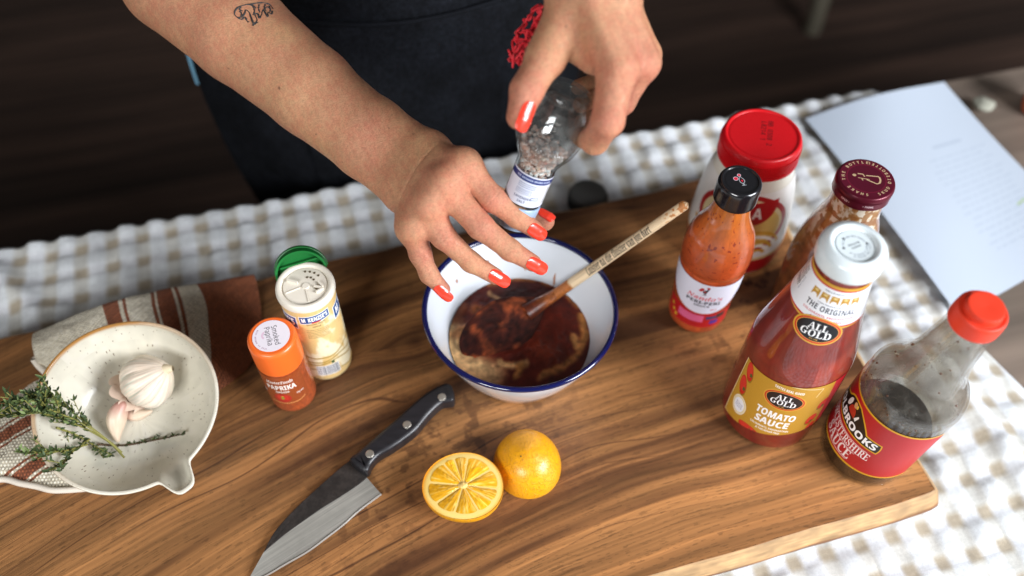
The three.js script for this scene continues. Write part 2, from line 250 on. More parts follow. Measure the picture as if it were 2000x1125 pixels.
{ // small things lying around the edges
  const cap = thing('black_cap', 'small black round cap lying on the cloth behind the wooden board', 'cap'); cap.position.copy(pl(1146, 400, CLOTHY + 0.001));
  const rib = [[0, 0.0195], [0.002, 0.0205], [0.018, 0.0195], [0.0205, 0.0175], [0.021, 0.0001]];
  part('shell', lathe(rib, 48), std({ color: srgb(76, 76, 74), roughness: 0.7 }), cap); const rs = []; for (let i = 0; i < 30; i++) rs.push(new THREE.BoxGeometry(0.0012, 0.014, 0.0016).translate(0, 0.009, 0.0203).rotateY(i / 30 * 2 * Math.PI)); part('grip_rib', mergeGeometries(rs), std({ color: srgb(45, 46, 48), roughness: 0.5 }), cap).userData.kind = 'stuff';
  const pot = thing('clay_cup', 'orange clay cup cut off by the right edge of the picture', 'cup'); pot.position.copy(pl(2022, 215, CLOTHY - 0.006));
  part('body', lathe(smoothProfile([[0, 0.001], [0, 0.016], [0.03, 0.021], [0.05, 0.022], [0.052, 0.0205], [0.05, 0.019], [0.01, 0.015], [0.008, 0.001]], 4), 48), std({ color: srgb(190, 95, 60), roughness: 0.7 }), pot);
  const ch = part('bread_crumb', (() => { const g = new THREE.IcosahedronGeometry(0.0125, 3), p = g.attributes.position; for (let i = 0; i < p.count; i++) { const k = 0.8 + 0.4 * n3(p.getX(i) * 120 + 9, p.getY(i) * 120, p.getZ(i) * 120); p.setXYZ(i, p.getX(i) * k, p.getY(i) * k * 0.4, p.getZ(i) * k); } g.computeVertexNormals(); return g; })(), std({ color: srgb(150, 150, 136), roughness: 0.9 })); ch.name = 'white_lump'; ch.position.copy(pl(1921, 203, CLOTHY + 0.002)); tag(ch, 'small white lump on the bare table beside the paper corner', 'food scrap');
  const st = thing('stool', 'pale wooden stool standing on the dark floor at the top right', 'stool');
  const f0 = pl(1585, 62, FLOOR); st.position.copy(f0); const sm = std({ color: srgb(112, 106, 90), roughness: 0.6 });
  for (const [x, z] of [[0, 0], [-0.26, -0.24], [0.24, -0.26], [-0.02, -0.5]]) { const l = part('leg', taperTube([V(x, 0, z), V(lerp(x, -0.01, 0.12), 0.2, lerp(z, -0.25, 0.12)), V(lerp(x, -0.01, 0.3), 0.46, lerp(z, -0.25, 0.3))], (t) => lerp(0.021, 0.026, t), 12, 14), sm, st); l.name = 'leg'; }
  const seat = part('seat', lathe(smoothProfile([[0.45, 0.001], [0.45, 0.18], [0.465, 0.19], [0.485, 0.185], [0.49, 0.15], [0.488, 0.001]], 4), 48), sm, st); seat.position.set(-0.01, 0, -0.25);
}
// ------------------------------------------------------------------ bottles and jars
const gloss = (c, r = 0.08) => std({ color: c, roughness: r, specularIntensity: 1 });
const glassMat = std({ color: srgb(236, 240, 240), transmission: 1, thickness: 0, ior: 1.5, roughness: 0.02, specularIntensity: 1 });
const sansB = (s) => `bold ${s}px sans-serif`, sans = (s) => `${s}px sans-serif`, serifB = (s) => `bold ${s}px serif`;
function arcText(g, txt, cx, cy, r, a0, step, inward) { // along a circle; a0 and step in radians
  g.textAlign = 'center'; g.textBaseline = 'middle';
  [...txt].forEach((ch, i) => { const a = a0 + i * step; g.save(); g.translate(cx + r * Math.cos(a), cy + r * Math.sin(a)); g.rotate(a + (inward ? -Math.PI / 2 : Math.PI / 2)); g.fillText(ch, 0, 0); g.restore(); });
}
function tinyLines(g, x, y, w, n, lh, seed, col) { const r = seeded(seed); g.fillStyle = col; for (let i = 0; i < n; i++) { let q = x; while (q < x + w) { const l = 6 + r() * 16; g.fillRect(q, y + i * lh, Math.min(l, x + w - q), lh * 0.4); q += l + 6; } } }
function barcode(g, x, y, w, h, seed, vertical) { const r = seeded(seed); g.fillStyle = '#fff'; g.fillRect(x, y, w, h); g.fillStyle = '#222a38'; let q = 6; const L = vertical ? h : w; while (q < L - 8) { const b = 2 + Math.floor(r() * 3) * 2; vertical ? g.fillRect(x + 6, y + q, w - 12, b) : g.fillRect(x + q, y + 6, b, h - 12); q += b + 2 + Math.floor(r() * 3) * 2; } }
function oval(g, x, y, rx, ry, fill, line, lw) { g.beginPath(); g.ellipse(x, y, rx, ry, 0, 0, 7); g.fillStyle = fill; g.fill(); if (line) { g.strokeStyle = line; g.lineWidth = lw; g.stroke(); } }
function fitText(g, txt, x, y, w) { const m = g.measureText(txt).width; g.save(); g.translate(x, y); g.scale(w / m, 1); g.fillText(txt, 0, 0); g.restore(); }
function goldOval(g, x, y, rx, ry) {
  oval(g, x, y, rx, ry, '#d8a13a'); oval(g, x, y, rx * 0.93, ry * 0.9, '#c8301f'); oval(g, x, y, rx * 0.86, ry * 0.8, '#e9a44a'); oval(g, x, y, rx * 0.83, ry * 0.76, '#101018');
  g.fillStyle = '#fff'; g.textAlign = 'center'; g.textBaseline = 'middle'; g.font = `bold ${ry * 0.66}px serif`; fitText(g, 'ALL', x, y - ry * 0.28, rx * 0.82); fitText(g, 'GOLD', x, y + ry * 0.24, rx * 1.22); g.fillStyle = '#e0b050'; g.font = sansB(ry * 0.13); g.fillText('EST. 1908', x, y + ry * 0.62);
}
function tomato(g, x, y, rx, ry, a) { g.save(); g.translate(x, y); g.rotate(a); oval(g, 4, 14, rx, ry, 'rgba(90,60,10,0.45)'); oval(g, 0, 0, rx, ry, '#c5231a'); oval(g, -rx * 0.05, -ry * 0.1, rx * 0.8, ry * 0.75, '#d8372a'); g.fillStyle = '#42602c'; for (let i = 0; i < 5; i++) { g.save(); g.translate(rx * 0.45, ry * 0.35); g.rotate(i * 1.257); g.beginPath(); g.ellipse(rx * 0.2, 0, rx * 0.24, ry * 0.08, 0, 0, 7); g.fill(); g.restore(); } g.restore(); }

{ // tomato sauce
  const t = thing('sauce_bottle', 'tall tomato sauce bottle with white cap and gold and white labels', 'sauce bottle'), H = 0.2315; stand(t, [1499, 795], [1671, 477], H);
  const prof = smoothProfile([[0, 0.0365], [0.002, 0.0388], [0.006, 0.0402], [0.03, 0.0406], [0.076, 0.0402], [0.1, 0.0396], [0.117, 0.0385], [0.145, 0.0325], [0.176, 0.0255], [0.2, 0.0213], [0.2145, 0.0196], [0.2155, 0.0194]], 6);
  const st = dataTex(512, 512, (u, v, c) => { const w = fbm(u * 5 + 2.2 * fbm(u * 4, v * 4, 3, 5), v * 4 + 1.6 * fbm(u * 6, v * 5, 3, 15), 4, 25), k = sst(0.5, 0.68, w), s = 0.88 + 0.24 * fbm(u * 40, v * 40, 2, 35), top = sst(0.3, 0.42, v); const a = k * top * 0.5; c[0] = lerp(120, 176, a) * s; c[1] = lerp(23, 72, a) * s; c[2] = lerp(10, 50, a) * s; });
  part('glass_body', lathe([[0, 0.0001], [0, 0.034], ...prof], 128), std({ map: st, roughness: 0.5, clearcoat: 1, clearcoatRoughness: 0.03 }), t);
  const low = canvasTex(1024, 720, (g, w, h) => {
    g.fillStyle = '#c3922f'; g.fillRect(0, 0, w, h); g.fillStyle = '#e6c06a'; g.fillRect(0, 0, w, 8); g.fillRect(0, h - 16, w, 10);
    g.strokeStyle = '#e2d3a0'; g.lineWidth = 6; g.beginPath(); g.moveTo(240, 62); g.lineTo(800, 62); g.lineTo(770, 150); g.stroke();
    g.beginPath(); g.moveTo(0, 0); g.lineTo(0, 30); g.strokeStyle = '#f2e2b0'; g.lineWidth = 5; g.stroke(); g.strokeRect(2, 2, 4, h);
    tomato(g, 100, 190, 46, 78, -0.5); tomato(g, 92, 340, 50, 84, -0.35); tomato(g, 330, 650, 110, 40, 0.05); tomato(g, 900, 250, 40, 60, 0.6); tomato(g, 860, 420, 44, 60, 0.5); tomato(g, 905, 520, 40, 50, 0.4);
    oval(g, 150, 520, 86, 86, '#e6d6ac', '#f2ead2', 8); oval(g, 150, 520, 66, 66, '#f0f2f8'); tinyLines(g, 108, 500, 86, 3, 18, 3, '#8a93a8');
    g.fillStyle = '#fff'; g.textAlign = 'center'; g.textBaseline = 'middle'; g.font = sansB(30); g.fillText('TASTES REAL GOOD', 510, 112);
    goldOval(g, 510, 222, 200, 96);
    g.fillStyle = '#fff'; g.font = '900 92px sans-serif'; fitText(g, 'TOMATO', 505, 390, 380); fitText(g, 'SAUCE', 505, 478, 330); g.font = sansB(26); g.fillText('COLOURANTS, PRESERVATIVES', 505, 545); g.fillText('& THICKENER FREE', 505, 578);
    g.fillStyle = '#c2202e'; g.beginPath(); g.moveTo(900, 0); g.lineTo(w, 0); g.lineTo(w, h); g.lineTo(985, h); g.closePath(); g.fill(); g.fillStyle = '#efe3ea'; g.beginPath(); g.moveTo(700, h); g.lineTo(985, 520); g.lineTo(985, 560); g.lineTo(760, h); g.fill();
  }, 14);
  part('front_label', wrapLabel(prof, -80, 42, (a) => 0.1045 + 0.00015 * (a + 20), (a) => 0.0255 + 0.00024 * (a + 20)), std({ map: low, roughness: 0.35 }), t, 'gold label with an oval emblem and tomatoes');
  const up = canvasTex(1024, 360, (g, w, h) => {
    g.fillStyle = '#eef0f4'; g.fillRect(0, 0, w, h); g.fillStyle = '#c9962f'; g.fillRect(0, 0, w, 26); g.fillStyle = '#c02334'; g.fillRect(0, 26, w, 12); g.fillStyle = '#c02334'; g.fillRect(0, h - 34, w, 12); g.fillStyle = '#d6a341'; g.fillRect(0, h - 22, w, 22);
    barcode(g, 30, 60, 150, 190, 4, true); g.fillStyle = '#9098a6'; g.font = sans(26); g.save(); g.translate(205, 240); g.rotate(-Math.PI / 2); g.fillText('60019578', 0, 0); g.restore();
    g.fillStyle = '#3a4252'; g.font = sansB(17); g.textAlign = 'center'; g.fillText('THERE IS NO SUBSTITUTE FOR', 553, 70);
    for (let i = 0; i < 5; i++) { g.fillStyle = '#b98a2a'; g.fillRect(333 + i * 92, 88, 74, 66); oval(g, 370 + i * 92, 154, 28, 24, '#f2f3f6'); g.fillStyle = '#e6cf90'; g.fillRect(353 + i * 92, 98, 34, 14); }
    g.fillStyle = '#3a4252'; g.font = sansB(14); g.fillText('12 GREAT TOMATOES IN EVERY BOTTLE', 553, 180);
    g.fillStyle = '#1c2536'; g.font = sansB(64); fitText(g, 'THE ORIGINAL', 553, 240, 430); g.fillStyle = '#c5303c'; g.font = sansB(24); fitText(g, 'COLOURANTS, PRESERVATIVES', 553, 280, 430); fitText(g, '& THICKENER FREE', 553, 312, 260);
  }, 10);
  part('neck_label', wrapLabel(prof, -125, 75, 0.2090, (a) => 0.1735 - 0.004 * Math.cos((a + 22) * DEG)), std({ map: up, roughness: 0.35 }), t, 'white collar label with a barcode');
  const ov = canvasTex(512, 280, (g, w, h) => { goldOval(g, w / 2, h / 2, w / 2, h / 2); }, 8), oc = -22, ow = 36, ohc = 0.1655, oh = 0.0125;
  part('oval_badge', wrapLabel(prof, oc - ow, oc + ow, (a) => ohc + oh * Math.sqrt(Math.max(0, 1 - ((a - oc) / ow) ** 2)) + 0.00002, (a) => ohc - oh * Math.sqrt(Math.max(0, 1 - ((a - oc) / ow) ** 2)), 0.0008), std({ map: ov, roughness: 0.3 }), t);
  const cap = part('cap', lathe(smoothProfile([[0.2148, 0.019], [0.215, 0.0215], [0.2162, 0.0226], [0.220, 0.0230], [0.2255, 0.0228], [0.2292, 0.0214], [0.2315, 0.0178], [0.2318, 0.0158], [0.2308, 0.0143], [0.2297, 0.0135], [0.2295, 0.012], [0.2297, 0.0001]], 5), 96), std({ color: srgb(216, 226, 228), roughness: 0.3, clearcoat: 0.4, clearcoatRoughness: 0.2 }), t);
  const pr = canvasTex(512, 512, (g, w, h) => { g.fillStyle = '#d8e2e4'; g.fillRect(0, 0, w, h); g.translate(256, 256); g.rotate(2.72); g.translate(-256, -256); g.fillStyle = '#1e2c3c'; g.font = sansB(46); g.textAlign = 'center'; g.textBaseline = 'middle'; g.fillText('SAFETY', 256, 228); g.fillText('BUTTON', 256, 284); g.fillStyle = '#46586a'; g.font = sans(40); arcText(g, 'REJECT IF BUTTON IS UP', 256, 256, 160, -2.75, 0.105); arcText(g, 'PRESS', 256, 256, 160, 0.4, 0.15); arcText(g, 'TREK DRUK KNOPPIE', 256, 256, 160, 1.35, 0.11); arcText(g, 'SAFETY SEAL BUTTON UP', 256, 256, 200, -2.9, 0.1); g.fillStyle = '#0d1a2a'; for (const a of [-2.95, 0.1, 1.1]) { g.save(); g.translate(256 + 175 * Math.cos(a), 256 + 175 * Math.sin(a)); g.rotate(a + 0.78); g.fillRect(-17, -17, 34, 34); g.restore(); } }, 6);
  part('printed_button', discGeo(0.0122, 0.2299), std({ map: pr, roughness: 0.35 }), cap);
}
{ // dark sauce
  const t = thing('sauce_bottle', 'half empty dark sauce bottle with clear glass neck, red label and orange red cap', 'sauce bottle'), H = 0.221; stand(t, [1684, 872], [1926, 600], H);
  const prof = smoothProfile([[0, 0.033], [0.0018, 0.0352], [0.005, 0.0366], [0.03, 0.0368], [0.085, 0.0368], [0.104, 0.0368], [0.114, 0.0366], [0.121, 0.035], [0.131, 0.0288], [0.14, 0.0243], [0.16, 0.0200], [0.185, 0.0172], [0.199, 0.0156], [0.208, 0.0150], [0.210, 0.0146]], 6);
  const inner = prof.map(([h, r]) => [Math.max(0.0015, h), Math.max(0.003, r - 0.0021)]);
  const shell = lathe([[0, 0.0001], ...prof, ...inner.reverse(), [0.0015, 0.0001]], 128);
  const sp = dataTex(512, 512, (u, v, c) => { const k = fbm(u * 30, v * 30, 4, 7); const s = 0.03 + 0.14 * sst(0.5, 0.8, k); c[0] = c[1] = c[2] = 255 * s; }, false);
  part('glass_body', shell, std({ color: srgb(238, 238, 236), transmission: 1, thickness: 0, ior: 1.5, roughness: 0.03 }), t);
  const film = prof.filter(([h]) => h > 0.06).map(([h, r]) => [h, r - 0.0030]); const fm = dataTex(512, 512, (u, v, c) => { const k = fbm(u * 24, v * 12, 4, 7), d = n2(u * 150, v * 110, 9); c[0] = c[1] = c[2] = 255 * clamp(0.95 - 0.17 * sst(0.4, 0.8, k) - (d > 0.93 ? 0.1 : 0)); }, false);
  part('residue_film', lathe(film, 96), std({ color: srgb(238, 234, 228), transmission: 1, transmissionMap: fm, thickness: 0, ior: 1.2, roughness: 0.25, specularIntensity: 0.3 }), t);
  const liq = prof.filter(([h]) => h > 0.002 && h < 0.058).map(([h, r]) => [h, r - 0.0026]);
  part('sauce', lathe([[0.0022, 0.0001], ...liq, [0.058, 0.0001]], 96), std({ color: new THREE.Color(0.012, 0.006, 0.004), roughness: 0.04, specularIntensity: 1 }), t);
  const ds = [], r = seeded(31); for (let i = 0; i < 300; i++) { const h = 0.094 + 0.105 * Math.pow(r(), 2.2), a = (r() < 0.7 ? -44 + (r() - 0.5) * 200 : r() * 360) * DEG, rr = radAt(prof, h) - 0.0023, q = 0.00022 + 0.0007 * Math.pow(r(), 5); const g = new THREE.IcosahedronGeometry(q, 1); g.scale(1, 1, 1.0); g.translate(rr * Math.sin(a), h, rr * Math.cos(a)); ds.push(g); }
  part('dried_drops', mergeGeometries(ds), std({ color: srgb(104, 58, 30), roughness: 0.3 }), t).userData.kind = 'stuff';
  const lab = canvasTex(1400, 620, (g, w, h) => {
    g.fillStyle = '#b3151f'; g.fillRect(0, 0, w, h); g.fillStyle = '#d9a21f'; g.fillRect(0, 0, w, 17); g.fillRect(0, h - 17, w, 17);
    g.save(); g.translate(620, 0);
    g.fillStyle = '#d9a21f'; g.beginPath(); g.moveTo(-500, 330); g.lineTo(-500, 208); g.quadraticCurveTo(-300, 190, -230, 120); g.quadraticCurveTo(-170, 40, -20, 60); g.quadraticCurveTo(90, 110, 170, 205); g.lineTo(330, 210); g.quadraticCurveTo(352, 270, 330, 330); g.closePath(); g.fill();
    g.fillStyle = '#15100e'; g.beginPath(); g.moveTo(-488, 318); g.lineTo(-488, 220); g.quadraticCurveTo(-290, 204, -220, 132); g.quadraticCurveTo(-160, 56, -24, 74); g.quadraticCurveTo(84, 124, 162, 219); g.lineTo(320, 222); g.quadraticCurveTo(338, 270, 320, 318); g.closePath(); g.fill();
    g.fillStyle = '#b6341f'; g.beginPath(); g.moveTo(-150, 210); g.quadraticCurveTo(-150, 130, -90, 130); g.quadraticCurveTo(-30, 130, -30, 210); g.fill(); oval(g, -90, 108, 26, 28, '#d7a46c'); g.fillStyle = '#f4f1ea'; g.beginPath(); g.ellipse(-180, 160, 26, 52, 0.4, 0, 7); g.fill(); g.beginPath(); g.moveTo(-30, 200); g.lineTo(6, 140); g.lineTo(18, 150); g.lineTo(0, 212); g.fill(); oval(g, -60, 102, 12, 20, '#e8c24a');
    g.fillStyle = '#fff'; g.font = '900 96px sans-serif'; g.textAlign = 'center'; g.textBaseline = 'middle'; fitText(g, 'HOLBROOKS', -80, 268, 770);
    g.font = serifB(112); g.fillStyle = '#f3e6e2'; fitText(g, 'WORCESTERSHIRE', -70, 412, 760); g.font = serifB(140); fitText(g, 'SAUCE', -30, 520, 400); g.fillRect(-370, 360, 640, 5); g.fillRect(-250, 462, 440, 4); g.fillRect(-100, 578, 250, 5); g.restore();
  }, 16);
  part('front_label', wrapLabel(prof, -150, 30, 0.1, 0.0225), std({ map: lab, roughness: 0.4 }), t, 'red label with white and gold lettering');
  part('cap', lathe(smoothProfile([[0.2025, 0.0152], [0.2027, 0.0164], [0.204, 0.0169], [0.210, 0.0168], [0.2150, 0.0164], [0.2168, 0.0154], [0.2166, 0.0136], [0.2163, 0.0128], [0.2185, 0.0124], [0.2212, 0.0119], [0.222, 0.0104], [0.2216, 0.0001]], 5), 96), std({ color: srgb(222, 58, 30), roughness: 0.5 }), t);
}
{ // peri-peri
  const t = thing('sauce_bottle', 'small orange red hot sauce bottle with a black cap and a white rounded label', 'sauce bottle'), H = 0.1815; stand(t, [1359, 606], [1447, 352], H);
  const prof = smoothProfile([[0, 0.0235], [0.002, 0.0258], [0.008, 0.0268], [0.022, 0.0266], [0.045, 0.0274], [0.062, 0.0282], [0.078, 0.0285], [0.0815, 0.0289], [0.085, 0.0286], [0.0885, 0.0294], [0.094, 0.0297], [0.101, 0.0294], [0.109, 0.0284], [0.12, 0.0258], [0.130, 0.0212], [0.1425, 0.0166], [0.155, 0.0145], [0.163, 0.014]], 6);
  const st = dataTex(512, 512, (u, v, c) => { const k = fbm(u * 14, v * 5, 4, 3), p = fbm(u * 60, v * 60, 2, 9), s = 0.82 + 0.36 * k + 0.16 * (p - 0.5); c[0] = 178 * s; c[1] = 80 * s * (0.9 + 0.3 * sst(0.6, 1, v)); c[2] = 28 * s; if (p > 0.78) { c[0] *= 0.7; c[1] *= 0.5; c[2] *= 0.5; } });
  part('glass_body', lathe([[0, 0.0001], ...prof], 112), std({ map: st, roughness: 0.5, clearcoat: 1, clearcoatRoughness: 0.03 }), t);
  const rooster = (g, x, y, s, a, b) => { g.save(); g.translate(x, y); g.scale(s, s); g.fillStyle = b; g.beginPath(); g.ellipse(0, 0, 13, 19, 0.2, 0, 7); g.fill(); g.beginPath(); g.moveTo(4, -10); g.lineTo(10, -42); g.lineTo(22, -40); g.lineTo(14, -8); g.fill(); g.fillRect(-3, 14, 4, 24); g.fillRect(5, 14, 4, 24); g.fillRect(-12, 35, 26, 4); g.fillStyle = a; g.beginPath(); g.arc(14, -46, 10, 0, 7); g.fill(); for (const [p, q] of [[-22, -14], [-28, -4], [-18, -24]]) { g.beginPath(); g.arc(p, q, 11, 0, 7); g.fill(); } g.beginPath(); g.arc(0, 2, 7, 0, 7); g.fill(); g.restore(); };
  const lab = canvasTex(900, 520, (g, w, h) => { g.fillStyle = '#dfe0ee'; g.fillRect(0, 0, w, h); rooster(g, 440, 120, 1.5, '#b52a30', '#20202a'); g.textAlign = 'center'; g.textBaseline = 'middle'; g.font = 'italic bold 92px serif'; g.fillStyle = '#cc2430'; fitText(g, 'Nando\u2019s', 450, 238, 330); g.fillStyle = '#23263a'; g.font = '900 74px sans-serif'; fitText(g, 'PERI-PERI', 450, 318, 330); g.font = '900 44px sans-serif'; fitText(g, 'SAUCE', 450, 378, 150); g.fillStyle = '#cc2430'; g.font = 'italic bold 36px serif'; g.fillText('Hot', 570, 440); }, 16);
  const ac = -14, aw = 88; part('front_label', wrapLabel(prof, ac - aw, ac + aw, 0.0795, (a) => 0.0795 - 0.0445 * Math.pow(Math.max(0, 1 - Math.pow(Math.abs(a - ac) / aw, 2.2)), 0.6) - 0.0001), std({ map: lab, roughness: 0.4 }), t, 'white rounded label with a small rooster emblem');
  const red = canvasTex(700, 200, (g, w, h) => { g.fillStyle = '#b3161d'; g.fillRect(0, 0, w, h); g.fillStyle = '#d9608a'; g.fillRect(150, 40, 250, 90); g.fillStyle = '#3a3a66'; g.fillRect(420, 50, 120, 40); g.fillStyle = '#4a2a86'; g.fillRect(470, 110, 80, 50); g.fillStyle = '#1b1b24'; g.fillRect(520, 30, 90, 60); g.fillStyle = '#d6a430'; for (const [x, y] of [[60, 90], [90, 140], [130, 165]]) { g.beginPath(); g.arc(x, y, 18, 0, 7); g.fill(); } }, 20);
  part('lower_label', wrapLabel(prof, -85, 60, 0.036, 0.0125, 0.0003), std({ map: red, roughness: 0.4 }), t, 'red band with pink and yellow print');
  const cm = std({ color: srgb(22, 22, 25), roughness: 0.22, clearcoat: 0.5, clearcoatRoughness: 0.1 });
  const cap = part('cap', lathe(smoothProfile([[0.1605, 0.0145], [0.1605, 0.0165], [0.162, 0.0172], [0.17, 0.0172], [0.178, 0.017], [0.1808, 0.0158], [0.1814, 0.0142], [0.1808, 0.0132], [0.1805, 0.012], [0.1805, 0.0001]], 5), 80), cm, t);
  const ct = canvasTex(256, 256, (g, w, h) => { g.fillStyle = '#18181b'; g.fillRect(0, 0, w, h); g.translate(128, 128); g.rotate(-0.15); g.lineWidth = 4; const e = (x, y, r) => { g.beginPath(); g.arc(x, y, r, 0, 7); g.fillStyle = '#d2263c'; g.fill(); g.strokeStyle = '#d8d8e0'; g.stroke(); }; e(-36, -26, 20); e(2, -62, 15); g.strokeStyle = '#cfd6da'; g.beginPath(); g.moveTo(8, -46); g.quadraticCurveTo(20, -20, 28, -16); g.quadraticCurveTo(40, 20, 18, 30); g.lineTo(20, 52); g.moveTo(0, -40); g.quadraticCurveTo(-16, -6, -10, 8); g.quadraticCurveTo(-4, 34, 12, 32); g.lineTo(8, 52); g.moveTo(-4, 56); g.lineTo(36, 54); g.stroke(); g.fillStyle = '#d2263c'; g.beginPath(); g.moveTo(0, 0); g.quadraticCurveTo(12, -14, 22, 0); g.lineTo(12, 20); g.fill(); });
  part('cap_emblem', discGeo(0.0115, 0.18065), std({ map: ct, roughness: 0.22, clearcoat: 0.5, clearcoatRoughness: 0.1 }), cap);
}
{ // mayonnaise jar
  const t = thing('mayonnaise_jar', 'squat white jar with a wide red lid behind the hot sauce bottle', 'jar'), H = 0.1445; stand(t, [1428, 472], [1490, 262], H);
  const prof = smoothProfile([[0, 0.039], [0.002, 0.042], [0.008, 0.0445], [0.03, 0.0455], [0.05, 0.0448], [0.075, 0.0425], [0.098, 0.0385], [0.112, 0.0345], [0.118, 0.0330], [0.124, 0.032]], 6);
  part('body', lathe([[0, 0.0001], ...prof], 112), std({ color: srgb(226, 220, 205), roughness: 0.4, clearcoat: 0.6, clearcoatRoughness: 0.12 }), t);
  const lab = canvasTex(1400, 760, (g, w, h) => {
    g.fillStyle = '#e6e2dc'; g.fillRect(0, 0, w, h); g.fillStyle = '#a9161c'; g.fillRect(0, h - 150, w, 150);
    g.fillStyle = '#e0c48a'; g.fillRect(0, h - 180, w, 30);
    for (const x of [700]) { oval(g, x, 270, 390, 260, '#a9191c'); oval(g, x, 270, 345, 226, '#e3cfa0'); oval(g, x + 20, 280, 300, 190, '#d9b668'); g.fillStyle = '#ad1a1f'; g.beginPath(); g.moveTo(x - 230, 120); g.quadraticCurveTo(x, 70, x + 290, 60); g.quadraticCurveTo(x + 260, 230, x + 80, 260); g.quadraticCurveTo(x - 140, 280, x - 230, 120); g.fill(); g.fillStyle = '#f0ece4'; g.font = '900 120px sans-serif'; g.textAlign = 'center'; g.textBaseline = 'middle'; g.fillText('A', x + 110, 160); }
    g.lineWidth = 26; g.strokeStyle = '#cf9c34'; for (let i = 0; i < 5; i++) { g.beginPath(); g.arc(880 - i * 12, 560, 60 + i * 44, 3.6, 5.9); g.strokeStyle = i % 2 ? '#f4f0e6' : '#cf9c34'; g.stroke(); }
    g.fillStyle = '#c78a2a'; g.beginPath(); g.ellipse(330, 420, 40, 22, 0.6, 0, 7); g.fill(); g.beginPath(); g.ellipse(420, 520, 60, 20, 0.4, 0, 7); g.fill();
  }, 14);
  part('front_label', wrapLabel(prof, -125, 95, 0.108, 0.006), std({ map: lab, roughness: 0.35, clearcoat: 0.3, clearcoatRoughness: 0.2 }), t, 'white label with a red and gold oval');
  const rib = []; for (let i = 0; i < 110; i++) rib.push(new THREE.BoxGeometry(0.0011, 0.0105, 0.0010).translate(0, 0.132, 0.0347).rotateY(i / 110 * 2 * Math.PI));
  const rm = std({ color: srgb(200, 14, 24), roughness: 0.36 });
  const lid = part('lid', lathe(smoothProfile([[0.1445, 0.033], [0.1445, 0.0348], [0.146, 0.0354], [0.149, 0.0352], [0.1495, 0.0346], [0.161, 0.0344], [0.1635, 0.0342], [0.1665, 0.0334], [0.1678, 0.0318], [0.1674, 0.0304], [0.1668, 0.0296], [0.1666, 0.028], [0.1666, 0.0001]].map(([h, r]) => [h - 0.0235, r]), 5), 112), rm, t);
  part('grip_rib', mergeGeometries(rib), rm, lid).userData.kind = 'stuff';
  const pm = canvasTex(256, 256, (g, w, h) => { g.fillStyle = '#c80e18'; g.fillRect(0, 0, w, h); g.translate(128, 128); g.rotate(1.78); g.fillStyle = '#4a0c10'; g.font = 'bold 27px monospace'; g.textAlign = 'center'; g.fillText('BB 0308 2', -14, -18); g.fillText('L8214 1', -24, 8); }, 26);
  part('date_print', discGeo(0.0279, 0.1434), std({ map: pm, roughness: 0.4 }), lid);
}
